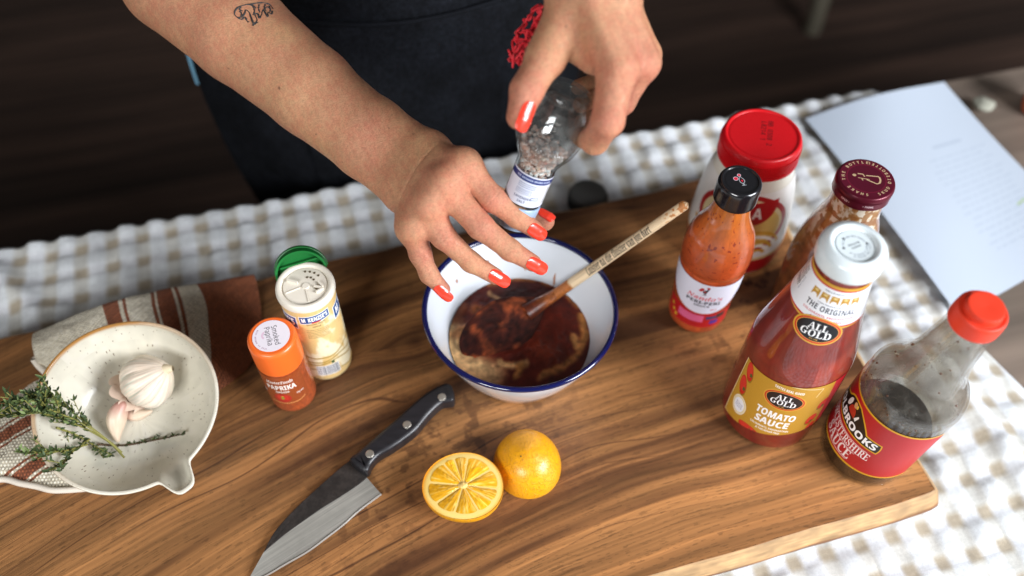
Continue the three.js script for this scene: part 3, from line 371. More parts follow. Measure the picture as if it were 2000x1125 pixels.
{ // smeared bottle with maroon lid
  const t = thing('sauce_bottle', 'smeared glass sauce bottle with a maroon metal lid behind the white capped bottle', 'sauce bottle'), H = 0.171; stand(t, [1580, 594], [1692, 349], H);
  const prof = smoothProfile([[0, 0.033], [0.002, 0.0352], [0.006, 0.036], [0.05, 0.0362], [0.078, 0.035], [0.1, 0.0315], [0.12, 0.0262], [0.135, 0.0218], [0.15, 0.0205], [0.16, 0.0204]], 6);
  const tx = dataTex(768, 768, (u, v, c) => {
    const smear = fbm(u * 26 + 2 * fbm(u * 6, v * 6, 2, 3), v * 15, 4, 6), blob = fbm(u * 13, v * 22, 4, 16), up = sst(0.5, 0.74, v + 0.12 * (blob - 0.5));
    const k = sst(0.4, 0.56, smear); let r = lerp(150, 214, k), g = lerp(104, 203, k), b = lerp(52, 182, k); const br = sst(0.55, 0.66, blob); r = lerp(r, 128, br * 0.8); g = lerp(g, 74, br * 0.8); b = lerp(b, 26, br * 0.8);
    const s = 0.75 + 0.4 * fbm(u * 60, v * 60, 3, 26), kk = fbm(u * 40, v * 30, 3, 46); r = lerp((84 + 60 * kk) * s, r, up); g = lerp((58 + 38 * kk) * s, g, up); b = lerp((34 + 16 * kk) * s, b, up); c[0] = r; c[1] = g; c[2] = b;
  });
  part('glass_body', lathe([[0, 0.0001], ...prof], 112), std({ map: tx, roughness: 0.5, clearcoat: 1, clearcoatRoughness: 0.05 }), t);
  const mm = std({ color: srgb(96, 20, 40), metalness: 0.35, roughness: 0.32 });
  const lp = smoothProfile([[0.1575, 0.0208], [0.1572, 0.0224], [0.1582, 0.0231], [0.16, 0.0231], [0.1665, 0.0232], [0.1692, 0.0226], [0.1706, 0.0212], [0.1708, 0.0168], [0.17, 0.0158], [0.1696, 0.0148], [0.1696, 0.0001]], 5);
  const lg = lathe(lp, 144), q = lg.attributes.position; for (let i = 0; i < q.count; i++) { const x = q.getX(i), z = q.getZ(i), y = q.getY(i), a = Math.atan2(x, z), k = y < 0.168 ? 1 - 0.022 * Math.pow(Math.abs(Math.cos(a * 3)), 6) * sst(0.168, 0.162, y) : 1; q.setX(i, x * k); q.setZ(i, z * k); } lg.computeVertexNormals();
  const lid = part('lid', lg, mm, t);
  const lt = canvasTex(1024, 1024, (g, w, h) => {
    g.fillStyle = '#60142a'; g.fillRect(0, 0, w, h); oval(g, 512, 512, 372, 372, '#5a1228'); g.strokeStyle = '#7a1c36'; g.lineWidth = 18; g.beginPath(); g.arc(512, 512, 372, 0, 7); g.stroke();
    g.fillStyle = '#d8bd92'; g.font = sansB(92); arcText(g, 'SHAKE', 512, 512, 440, 1.75, 0.215); arcText(g, 'THE', 512, 512, 440, 3.1, 0.215); arcText(g, 'BOTTLE', 512, 512, 440, 3.95, 0.2); arcText(g, 'SKUD', 512, 512, 440, 1.2, -0.2, true); arcText(g, 'DIE', 512, 512, 440, 0.25, -0.2, true); arcText(g, 'BOTTEL', 512, 512, 440, -0.32, -0.185, true);
    g.strokeStyle = '#d8bd92'; g.fillStyle = '#d8bd92'; g.lineWidth = 22; g.translate(512, 512); g.rotate(0.14); oval(g, -225, -60, 38, 34, '#cdb488'); g.beginPath(); g.moveTo(-160, -110); g.lineTo(-60, -105); g.lineTo(-30, -40); g.stroke(); g.lineWidth = 14; g.beginPath(); g.moveTo(-160, 0); g.lineTo(-80, 10); g.lineTo(-70, 70); g.lineTo(-90, 14); g.moveTo(-80, 10); g.lineTo(60, 20); g.stroke();
    g.lineWidth = 24; g.beginPath(); g.moveTo(0, -80); g.lineTo(235, -85); g.quadraticCurveTo(285, 0, 250, 90); g.lineTo(190, 120); g.lineTo(0, 30); g.stroke(); g.lineWidth = 34; g.beginPath(); g.moveTo(248, -70); g.quadraticCurveTo(285, 10, 240, 90); g.stroke();
  }, 10);
  part('printed_top', discGeo(0.0206, 0.17095, 72), std({ map: lt, metalness: 0.2, roughness: 0.34 }), lid);
  const sd = canvasTex(700, 64, (g, w, h) => { g.fillStyle = '#60142a'; g.fillRect(0, 0, w, h); g.fillStyle = '#e6cfd2'; g.font = sansB(40); g.textBaseline = 'middle'; g.fillText('OPEN \u2022', 120, 34); g.fillText('\u2022 750ML', 430, 34); });
  part('printed_side', wrapLabel(lp.map((e) => e), -75, 25, 0.1655, 0.1608, 0.0004), std({ map: sd, metalness: 0.2, roughness: 0.34 }), lid);
}
{ // white pepper canister
  const t = thing('pepper_canister', 'tall yellow and cream pepper shaker with white sifter top and open green flap lid', 'shaker'), H = 0.1155; stand(t, [639, 702], [595, 556], H);
  const prof = [[0, 0.0205], [0.002, 0.0218], [0.004, 0.0222], [0.109, 0.0222]];
  const tx = canvasTex(2048, 1024, (g, w, h) => {
    const im = g.createImageData(w, h); for (let y = 0; y < h; y++) for (let x = 0; x < w; x++) { const u = x / w, v = y / h, k = fbm(u * 14, v * 7 - u * 4, 4, 5), cr = sst(0.42, 0.62, k + (v - 0.5) * 0.5 - 0.35 * sst(0.9, 1, v)), s = 0.94 + 0.12 * hsh(x >> 2, y >> 2, 3), i = (y * w + x) * 4; im.data[i] = lerp(222, 240, cr) * s; im.data[i + 1] = lerp(190, 228, cr) * s; im.data[i + 2] = lerp(128, 194, cr) * s; im.data[i + 3] = 255; } g.putImageData(im, 0, 0);
    g.strokeStyle = '#a98524'; g.lineWidth = 16; for (const [o, y] of [[0, 700], [1, 800], [2, 860], [3, 960]]) { g.beginPath(); for (let x = 0; x <= w; x += 16) g.lineTo(x, y - 90 * Math.sin(x / 190 + o) * fbm(x / 300, o, 2, 6) - 60 * Math.sin(x / 420)); g.stroke(); }
    const banner = (x, y, s, txt) => { g.save(); g.translate(x, y); g.transform(1, -0.05, 0, 1, 0, 0); g.fillStyle = '#e8eef4'; g.fillRect(-150 * s, -40 * s, 300 * s, 80 * s); g.fillStyle = '#1c4a86'; g.fillRect(-144 * s, -34 * s, 288 * s, 68 * s); g.fillStyle = '#c2303a'; g.fillRect(-40 * s, 28 * s, 90 * s, 12 * s); g.fillStyle = '#fff'; g.font = `900 ${56 * s}px sans-serif`; g.textAlign = 'center'; g.textBaseline = 'middle'; fitText(g, txt, 0, 0, 262 * s); g.restore(); };
    banner(1024, 120, 1.25, 'M\u1d9cKENZIE\u2019S'); g.fillStyle = '#6a5a34'; g.font = sansB(30); g.textAlign = 'center'; g.fillText('GROUND WHITE', 1024, 200); g.fillText('PEPPER', 1024, 236); tinyLines(g, 890, 262, 270, 6, 22, 8, 'rgba(110,90,45,0.8)');
    banner(490, 190, 2.1, 'M\u1d9cKENZIE\u2019S'); banner(1590, 190, 2.1, 'M\u1d9cKENZIE\u2019S'); g.fillStyle = '#2a3a60'; g.fillRect(1440, 260, 8, 420);
    barcode(g, 860, 820, 300, 150, 9); g.fillStyle = '#3a5a2c'; g.fillRect(1070, 770, 40, 40);
  }, 10);
  part('base', lathe([[0, 0.0001], [0, 0.0205], [0.002, 0.0218], [0.0045, 0.0222]], 80), std({ color: srgb(205, 180, 130), roughness: 0.5 }), t);
  part('wrapper', wrapLabel([[0, 0.0222], [1, 0.0222]], 22 - 180, 22 + 180, 0.1095, 0.0045, 0, 96, 4), std({ map: tx, roughness: 0.4 }), t);
  const wm = std({ color: srgb(232, 224, 208), roughness: 0.35 });
  const top = part('sifter_top', lathe(smoothProfile([[0.1085, 0.0222], [0.1086, 0.0231], [0.1095, 0.0234], [0.112, 0.0234], [0.1144, 0.0228], [0.1155, 0.0216], [0.1154, 0.0196], [0.1146, 0.0186], [0.1135, 0.0183]], 5).concat([[0.1128, 0.0182], [0.1128, 0.0172], [0.1137, 0.0170], [0.1137, 0.0001]]), 96), wm, t);
  const hole = std({ color: srgb(90, 74, 50), roughness: 0.8 }), hs = []; const rot = 0.25;
  for (const [x, z] of [[-0.002, -0.0135], [0.0018, -0.0135], [0.0056, -0.0125], [0.009, -0.0102], [0.0005, -0.008], [0.0035, -0.0078], [0.006, -0.006]]) { const g = new THREE.CylinderGeometry(0.0009, 0.0009, 0.0006, 12); g.translate(x, 0.1139, z); hs.push(g); }
  part('sift_hole', mergeGeometries(hs), hole, top).userData.kind = 'stuff';
  const w = (a, l, r0, hgt = 0.0016, th = 0.0014) => new THREE.BoxGeometry(l, hgt, th).translate(r0 + l / 2, 0.1137 + hgt / 2, 0).rotateY(a * DEG);
  part('moulded_tab', mergeGeometries([w(165, 0.009, 0.006, 0.0024, 0.0018), w(210, 0.012, 0.004, 0.0006, 0.0008), w(290, 0.013, 0.003, 0.0006, 0.0008), w(-8, 0.006, 0.0075, 0.002), new THREE.BoxGeometry(0.0065, 0.002, 0.0014).rotateY(0.7).translate(0.0125, 0.1147, 0.0045), new THREE.BoxGeometry(0.0055, 0.002, 0.0014).rotateY(-0.8).translate(0.0125, 0.1147, -0.001), new THREE.CylinderGeometry(0.0026, 0.003, 0.001, 24).translate(0.0008, 0.1141, 0.0005)]), wm, top);
  const tri = new THREE.Shape(); tri.moveTo(0, 0); tri.lineTo(0.0058, 0.003); tri.lineTo(0.0058, -0.003); part('pour_hole', new THREE.ExtrudeGeometry(tri, { depth: 0.0005, bevelEnabled: false }).rotateX(-Math.PI / 2).translate(0.0072, 0.1137, 0.0022), hole, top);
  const gm = std({ color: srgb(22, 112, 48), roughness: 0.35 });
  // the flap stands open behind the top
  const fs = new THREE.Shape(); const R = 0.0208; fs.absarc(0, 0, R, 0, Math.PI, false); fs.lineTo(-R, -0.001); fs.lineTo(R, -0.001); fs.closePath();
  const flap = new THREE.Group(); flap.name = 'flap_lid'; t.add(flap); flap.position.set(-0.0075, 0.1065, -0.0215); flap.rotation.set(-0.42, 0.3, 0.1, 'YXZ');
  part('flap_plate', new THREE.ExtrudeGeometry(fs, { depth: 0.0022, bevelEnabled: true, bevelThickness: 0.0006, bevelSize: 0.0006, bevelSegments: 2, curveSegments: 40 }), gm, flap);
  const fr = new THREE.Shape(); fr.absarc(0, 0, R, 0.0, Math.PI, false); const hol = new THREE.Path(); hol.absarc(0, 0, R - 0.0018, Math.PI, 0, true); fr.lineTo(-R + 0.0018, 0); fr.absarc(0, 0, R - 0.0018, Math.PI, 0, true); fr.closePath();
  part('flap_rim', new THREE.ExtrudeGeometry(fr, { depth: 0.006, bevelEnabled: false, curveSegments: 40 }).translate(0, 0, 0.0028), gm, flap);
  part('flap_ridge', new RoundedBoxGeometry(0.03, 0.0016, 0.004, 2, 0.0005).translate(0, 0.0085, 0.0046), gm, flap);
}
{ // paprika
  const t = thing('spice_jar', 'small spice jar with an orange cap and a round white sticker', 'spice jar'), H = 0.094; stand(t, [575, 767], [530, 657], H);
  const prof = smoothProfile([[0, 0.0165], [0.0015, 0.0185], [0.005, 0.0195], [0.02, 0.0196], [0.052, 0.0196], [0.06, 0.0192], [0.067, 0.018], [0.07, 0.0178]], 5);
  const pt = dataTex(256, 256, (u, v, c) => { const s = 0.8 + 0.4 * fbm(u * 60, v * 40, 3, 4); c[0] = 158 * s; c[1] = 70 * s; c[2] = 28 * s; });
  part('glass_body', lathe([[0, 0.0001], ...prof], 96), std({ map: pt, roughness: 0.6, clearcoat: 1, clearcoatRoughness: 0.03 }), t);
  const lab = canvasTex(900, 560, (g, w, h) => { g.fillStyle = '#96451f'; g.fillRect(0, 0, w, h); for (let i = 0; i < 500; i++) { g.fillStyle = i % 2 ? 'rgba(200,120,60,0.25)' : 'rgba(80,30,12,0.3)'; g.fillRect(hsh(i, 1, 1) * w, hsh(i, 2, 1) * h, 14, 8); } g.fillStyle = '#6a4a3c'; g.fillRect(0, 0, 90, h); g.fillStyle = '#f4ece4'; g.textAlign = 'center'; g.textBaseline = 'middle'; g.font = 'italic bold 74px serif'; fitText(g, 'MasterFoods', 470, 92, 470); g.font = '900 118px sans-serif'; fitText(g, 'PAPRIKA', 470, 200, 520); g.font = sansB(50); fitText(g, 'SMOKED', 470, 290, 240); g.font = sansB(40); g.fillText('32g net', 760, 360); oval(g, 430, 420, 150, 92, '#b32a20'); oval(g, 430, 410, 70, 36, '#c9a23a'); oval(g, 380, 400, 40, 46, '#d0392a'); oval(g, 490, 410, 42, 50, '#c93024'); oval(g, 435, 415, 30, 20, '#87912e'); g.strokeStyle = '#e8a060'; g.lineWidth = 12; g.beginPath(); g.ellipse(500, 470, 330, 60, 0, 0.2, 2.6); g.stroke(); g.fillStyle = '#ddd'; g.fillRect(60, 330, 70, 50); }, 12);
  part('front_label', wrapLabel(prof, -62, 62, 0.061, 0.0165), std({ map: lab, roughness: 0.35, clearcoat: 0.8, clearcoatRoughness: 0.05 }), t, 'brown label with white lettering and a red pepper');
  const om = std({ color: srgb(240, 108, 38), roughness: 0.35, clearcoat: 0.3, clearcoatRoughness: 0.2 });
  const cap = part('cap', lathe(smoothProfile([[0.0635, 0.018], [0.0635, 0.0192], [0.065, 0.0196], [0.08, 0.0196], [0.09, 0.0194], [0.0928, 0.0186], [0.094, 0.017], [0.094, 0.0152], [0.0937, 0.0001]], 5), 96), om, t);
  const stt = canvasTex(512, 512, (g, w, h) => { oval(g, 256, 256, 256, 256, '#e6dfe6'); g.save(); g.translate(256, 256); g.rotate(1.2); g.fillStyle = '#2a262a'; g.font = sans(104); g.textAlign = 'center'; g.textBaseline = 'middle'; fitText(g, 'Smoked', 6, -62, 330); fitText(g, 'Paprika', -6, 34, 320); g.restore(); g.fillStyle = '#8a4a6a'; g.font = sansB(28); arcText(g, 'BEST BEFORE 12 2022', 256, 256, 215, 3.5, -0.1, true); g.strokeStyle = 'rgba(200,120,160,0.35)'; g.lineWidth = 26; g.beginPath(); g.arc(190, 250, 60, 2, 4); g.stroke(); }, 10);
  part('round_sticker', discGeo(0.0146, 0.09435), std({ map: stt, roughness: 0.6 }), cap);
}
// ------------------------------------------------------------------ enamel bowl, sauce, spoon
const BC = pl(1012, 698, 0), RIMH = 0.08;
{
  const t = thing('enamel_bowl', 'white enamel bowl with a blue rim standing in the middle of the board', 'bowl'); stand(t, [1012, 702], [1016, 599], RIMH);
  const o = smoothProfile([[0.0008, 0.0405], [0.0004, 0.044], [0.003, 0.0468], [0.012, 0.0515], [0.03, 0.0612], [0.055, 0.0718], [0.072, 0.0775], [0.0785, 0.079]], 5);
  const inn = smoothProfile([[0.0785, 0.0776], [0.072, 0.076], [0.055, 0.0702], [0.03, 0.0596], [0.014, 0.0505], [0.007, 0.043], [0.005, 0.03], [0.005, 0.0001]], 5);
  const em = std({ color: srgb(226, 232, 238), roughness: 0.12, clearcoat: 0.6, clearcoatRoughness: 0.06 });
  part('body', lathe([[0.003, 0.0001], [0.003, 0.038], ...o, ...inn], 144), em, t);
  const rim = part('rim', new THREE.TorusGeometry(0.0792, 0.0023, 18, 160), std({ color: srgb(13, 19, 72), roughness: 0.12, clearcoat: 0.7, clearcoatRoughness: 0.06 }), t, 'dark blue rolled rim'); rim.rotation.x = Math.PI / 2; rim.position.y = 0.0785;
  const sm = [], r = seeded(8); for (const [a, h, l] of [[205, 0.060, 0.0035], [213, 0.054, 0.005], [152, 0.050, 0.012], [232, 0.058, 0.003], [176, 0.050, 0.004]]) { const pts = []; for (let k = 0; k < 5; k++) { const hh = h - k * l / 4, aa = a + Math.sin(k * 0.8 + a) * 0.7, rr = radAt(inn.slice().reverse(), hh) - 0.0003; pts.push(V(rr * Math.sin(aa * DEG), hh, rr * Math.cos(aa * DEG))); } sm.push(taperTube(pts, (q) => 0.0002 + 0.0007 * Math.sin(Math.PI * clamp(q * 0.9 + 0.05)), 16, 8)); }
  part('sauce_smear', mergeGeometries(sm), std({ color: srgb(176, 104, 42), roughness: 0.25 }), t).userData.kind = 'stuff';
}
{ // the mixed sauce
  const HS = 0.035, R = 0.0622, L = (x, y) => { const p = pl(x, y, HS); return [p.x - BC.x - 0.0015, p.z - BC.z]; };
  const mix0 = 0.8; const strokes = [ // points in the sauce, width, colour
    [[[876, 640], [880, 672], [900, 700], [925, 722], [955, 734]], 0.0150, [214, 170, 116]], [[[893, 655], [920, 640], [960, 628]], 0.0065, [190, 128, 76]],
    [[[958, 575], [975, 585], [982, 600]], 0.003, [205, 160, 110]], [[[930, 605], [965, 618], [1000, 622], [1030, 600]], 0.0065, [150, 82, 38]],
    [[[975, 712], [1000, 718], [1022, 712]], 0.0045, [206, 158, 104]], [[[1010, 738], [1018, 716]], 0.004, [196, 130, 66]], [[[1138, 620], [1142, 655], [1132, 690], [1100, 720], [1060, 736]], 0.0045, [176, 116, 60]],
    [[[960, 556], [1000, 546], [1050, 548], [1100, 566], [1130, 600]], 0.004, [150, 96, 48]], [[[1120, 660], [1125, 680]], 0.004, [200, 140, 80]], [[[905, 600], [890, 625]], 0.006, [120, 60, 30]],
  ].map(([p, w, c]) => [p.map((q) => L(...q)), w, c]);
  const red = L(1065, 695), dk = L(1000, 575);
  const pos = [], col = [], idx = [], NR = 90, NA = 260, C = new THREE.Color();
  for (let i = 0; i <= NR; i++) for (let j = 0; j <= NA; j++) {
    const rr = R * i / NR, a = j / NA * Math.PI * 2, x = rr * Math.sin(a), z = rr * Math.cos(a);
    const wx = x + 0.006 * (fbm(x * 90, z * 90, 3, 5) - 0.5), wz = z + 0.006 * (fbm(x * 90, z * 90, 3, 15) - 0.5), g = fbm(x * 260, z * 260, 3, 25), m = fbm(x * 70, z * 70, 4, 35);
    let c = [lerp(58, 112, m), lerp(16, 36, m), lerp(11, 18, m)]; const rd = Math.exp(-((wx - red[0]) ** 2 + (wz - red[1]) ** 2) / 0.00022); c = [lerp(c[0], 132, rd), lerp(c[1], 52, rd), lerp(c[2], 28, rd)];
    const dd = Math.exp(-((wx - dk[0]) ** 2 + (wz - dk[1]) ** 2) / 0.00012); c = c.map((q, k) => lerp(q, [46, 20, 16][k], dd));
    let h = 0.0016 * (m - 0.5) + 0.0012 * (g - 0.5) + 0.0035 * rd * (0.7 + 0.6 * g);
    for (const [p, w, sc] of strokes) { let d = 9; for (let k = 0; k < p.length - 1; k++) { const [ax, az] = p[k], ex = p[k + 1][0] - ax, ez = p[k + 1][1] - az, q = clamp(((wx - ax) * ex + (wz - az) * ez) / (ex * ex + ez * ez)); d = Math.min(d, Math.hypot(wx - ax - ex * q, wz - az - ez * q)); } const k = sst(w * 1.35, w * 0.2, d) * (0.72 + 0.45 * m); c = c.map((q, n) => lerp(q, sc[n] * (0.85 + 0.3 * g), clamp(k))); h += 0.0005 * k; }
    const s = 0.8 + 0.4 * g; C.setRGB(clamp(c[0] * s / 255), clamp(c[1] * s / 255), clamp(c[2] * s / 255), THREE.SRGBColorSpace);
    pos.push(x, h * sst(R, R * 0.93, rr), z); col.push(C.r, C.g, C.b);
    if (i < NR && j < NA) { const k = i * (NA + 1) + j; idx.push(k, k + NA + 1, k + 1, k + 1, k + NA + 1, k + NA + 2); }
  }
  const g = new THREE.BufferGeometry(); g.setAttribute('position', new THREE.Float32BufferAttribute(pos, 3)); g.setAttribute('color', new THREE.Float32BufferAttribute(col, 3)); g.setIndex(idx); g.computeVertexNormals();
  const s = part('sauce', g, std({ vertexColors: true, roughness: 0.55, specularIntensity: 0.7 })); s.position.set(BC.x + 0.0015, HS, BC.z - 0.001); tag(s, 'dark brown sauce with creamy swirls in the white enamel bowl', 'sauce');
}
{ // spoon
  const t = thing('wooden_spoon', 'wooden spoon with handwriting on its handle leaning on the rim of the enamel bowl', 'spoon');
  const P0 = pl(1098, 566, 0.053), P1 = pl(1176, 512, 0.0855), dir = P1.clone().sub(P0).normalize();
  let E = P1.clone(); for (let k = 0; k < 400; k++) { E.addScaledVector(dir, 0.0005); const d = E.clone().sub(EYE), z = d.dot(FW); if (1000 + FPX * d.dot(RT) / z > 1343) break; }
  const D = E.clone().sub(P0), len = D.length(), nrm = EYE.clone().sub(P1).normalize(), side = V().crossVectors(nrm, dir).normalize(), up = V().crossVectors(dir, side).normalize();
  t.position.copy(P0); t.quaternion.setFromRotationMatrix(new THREE.Matrix4().makeBasis(dir, up, side.clone().negate()));
  const rad = (x) => lerp(0.0048, 0.0042, sst(0, len, x)) * (x > len - 0.004 ? Math.sqrt(Math.max(0.02, 1 - ((x - len + 0.004) / 0.004) ** 2)) : 1);
  const pos = [], uv = [], idx = [], NX = 90, NA = 28; for (let i = 0; i <= NX; i++) for (let j = 0; j <= NA; j++) { const x = i === NX ? len : -0.02 + (len + 0.02) * i / NX, a = j / NA * 2 * Math.PI, r = rad(x); pos.push(x, r * Math.cos(a), r * Math.sin(a)); uv.push((x + 0.02) / (len + 0.02), j / NA); if (i < NX && j < NA) { const k = i * (NA + 1) + j; idx.push(k, k + 1, k + NA + 1, k + 1, k + NA + 2, k + NA + 1); } }
  const hg = new THREE.BufferGeometry(); hg.setAttribute('position', new THREE.Float32BufferAttribute(pos, 3)); hg.setAttribute('uv', new THREE.Float32BufferAttribute(uv, 2)); hg.setIndex(idx); hg.computeVertexNormals();
  const ht = canvasTex(2048, 256, (g, w, h) => {
    const im = g.createImageData(w, h); for (let y = 0; y < h; y++) for (let x = 0; x < w; x++) { const s = 0.9 + 0.2 * fbm(x / 180, y / 7, 4, 3), i = (y * w + x) * 4, xm = x / w * (len + 0.02) - 0.02; const coat = sst(0.0125, 0.0095, xm + 0.003 * (fbm(x / 40, y / 20, 3, 9) - 0.5)), st = sst(len - 0.03, len - 0.012, xm) * sst(0.5, 0.62, fbm(x / 30, y / 24, 3, 19)); const k = clamp(coat + st * 0.8), gn = 0.8 + 0.4 * fbm(x / 9, y / 9, 2, 29); im.data[i] = lerp(222 * s, 168 * gn, k); im.data[i + 1] = lerp(196 * s, 98 * gn, k); im.data[i + 2] = lerp(158 * s, 42 * gn, k); im.data[i + 3] = 255; } g.putImageData(im, 0, 0);
  });
  part('handle', hg, std({ map: ht, roughness: 0.6 }), t);
  // handwriting printed along the top of the handle
  const tt = canvasTex(2048, 128, (g, w, h) => { g.fillStyle = '#000'; g.fillRect(0, 0, w, h); g.fillStyle = '#fff'; g.font = 'italic bold 116px serif'; g.textBaseline = 'middle'; g.textAlign = 'left'; fitText(g, 'Luister na die fluister van jou hart', 12, 60, 2020); }); tt.colorSpace = THREE.NoColorSpace;
  const wx0 = 0.03, wx1 = len - 0.037, ws = gridGeo(60, 12, (s, q) => { const x = lerp(wx0, wx1, s), a = (lerp(72, -72, q)) * DEG, r = rad(x) + 0.00012; return V(x, r * Math.cos(a), -r * Math.sin(a)); }, (s, q) => [s, 1 - q]);
  part('writing', ws, std({ color: srgb(40, 34, 34), alphaMap: tt, transparent: true, roughness: 0.6 }), t, 'black handwriting: Luister na die fluister van jou hart');
  // bowl of the spoon, coated
  const bg = new THREE.SphereGeometry(1, 64, 40), p = bg.attributes.position, Cc = new THREE.Color(), cols = [];
  for (let i = 0; i < p.count; i++) { let x = p.getX(i), y = p.getY(i), z = p.getZ(i); const taper = 1 - 0.28 * sst(0.1, 1, x); const X = x * 0.042, Z = z * 0.0245 * taper; let Y = y * 0.0075; const q = x * x + z * z, nz = fbm(X * 260 + 3, Z * 260, 4, 5), nb = fbm(X * 90 + 3, Z * 90, 3, 15); if (y > 0) Y = 0.0055 * (1 - 0.3 * q) * Math.sqrt(Math.max(0, y)) + 0.0045 * (nb - 0.45) * y + 0.0036 * (nz - 0.5) * y; p.setXYZ(i, X - 0.050, Y - 0.001, Z); const s = 0.3 + 1.35 * nz, br = sst(0.5, 0.75, nb); Cc.setRGB(clamp(lerp(52, 124, br) * s / 255), clamp(lerp(20, 58, br) * s / 255), clamp(lerp(13, 30, br) * s / 255), THREE.SRGBColorSpace); cols.push(Cc.r, Cc.g, Cc.b); }
  bg.setAttribute('color', new THREE.Float32BufferAttribute(cols, 3)); bg.computeVertexNormals(); const bowl = part('spoon_bowl', bg, std({ vertexColors: true, roughness: 0.85, specularIntensity: 0.4 }), t, 'spoon bowl heaped with dark spices and sauce');
  // the spoon's bowl lies flatter than its handle
  const want = pl(982, 640, 0.0425); t.updateMatrixWorld(true); const q0 = t.worldToLocal(want.clone());
  bowl.geometry.translate(0.050, 0, 0); bowl.position.copy(q0); { const flat = V(q0.x, q0.y, q0.z).multiplyScalar(-1).normalize(); const yaw = new THREE.Quaternion().setFromUnitVectors(V(1, 0, 0), flat); bowl.quaternion.copy(yaw); }
  const nk = part('neck', taperTube([V(0.004, 0, 0), V(-0.008, -0.0002, 0), q0.clone().multiplyScalar(0.35), q0.clone().multiplyScalar(0.62)], (s) => lerp(0.0047, 0.0085, s * s), 24, 20), std({ map: (() => dataTex(128, 128, (u, v, c) => { const s = 0.75 + 0.5 * fbm(u * 20, v * 14, 3, 6), d = sst(0.25, 0.9, u + 0.3 * (fbm(u * 9, v * 6, 3, 16) - 0.5)); c[0] = lerp(170, 84, d) * s; c[1] = lerp(98, 36, d) * s; c[2] = lerp(42, 20, d) * s; }))(), roughness: 0.4 }), t);
}
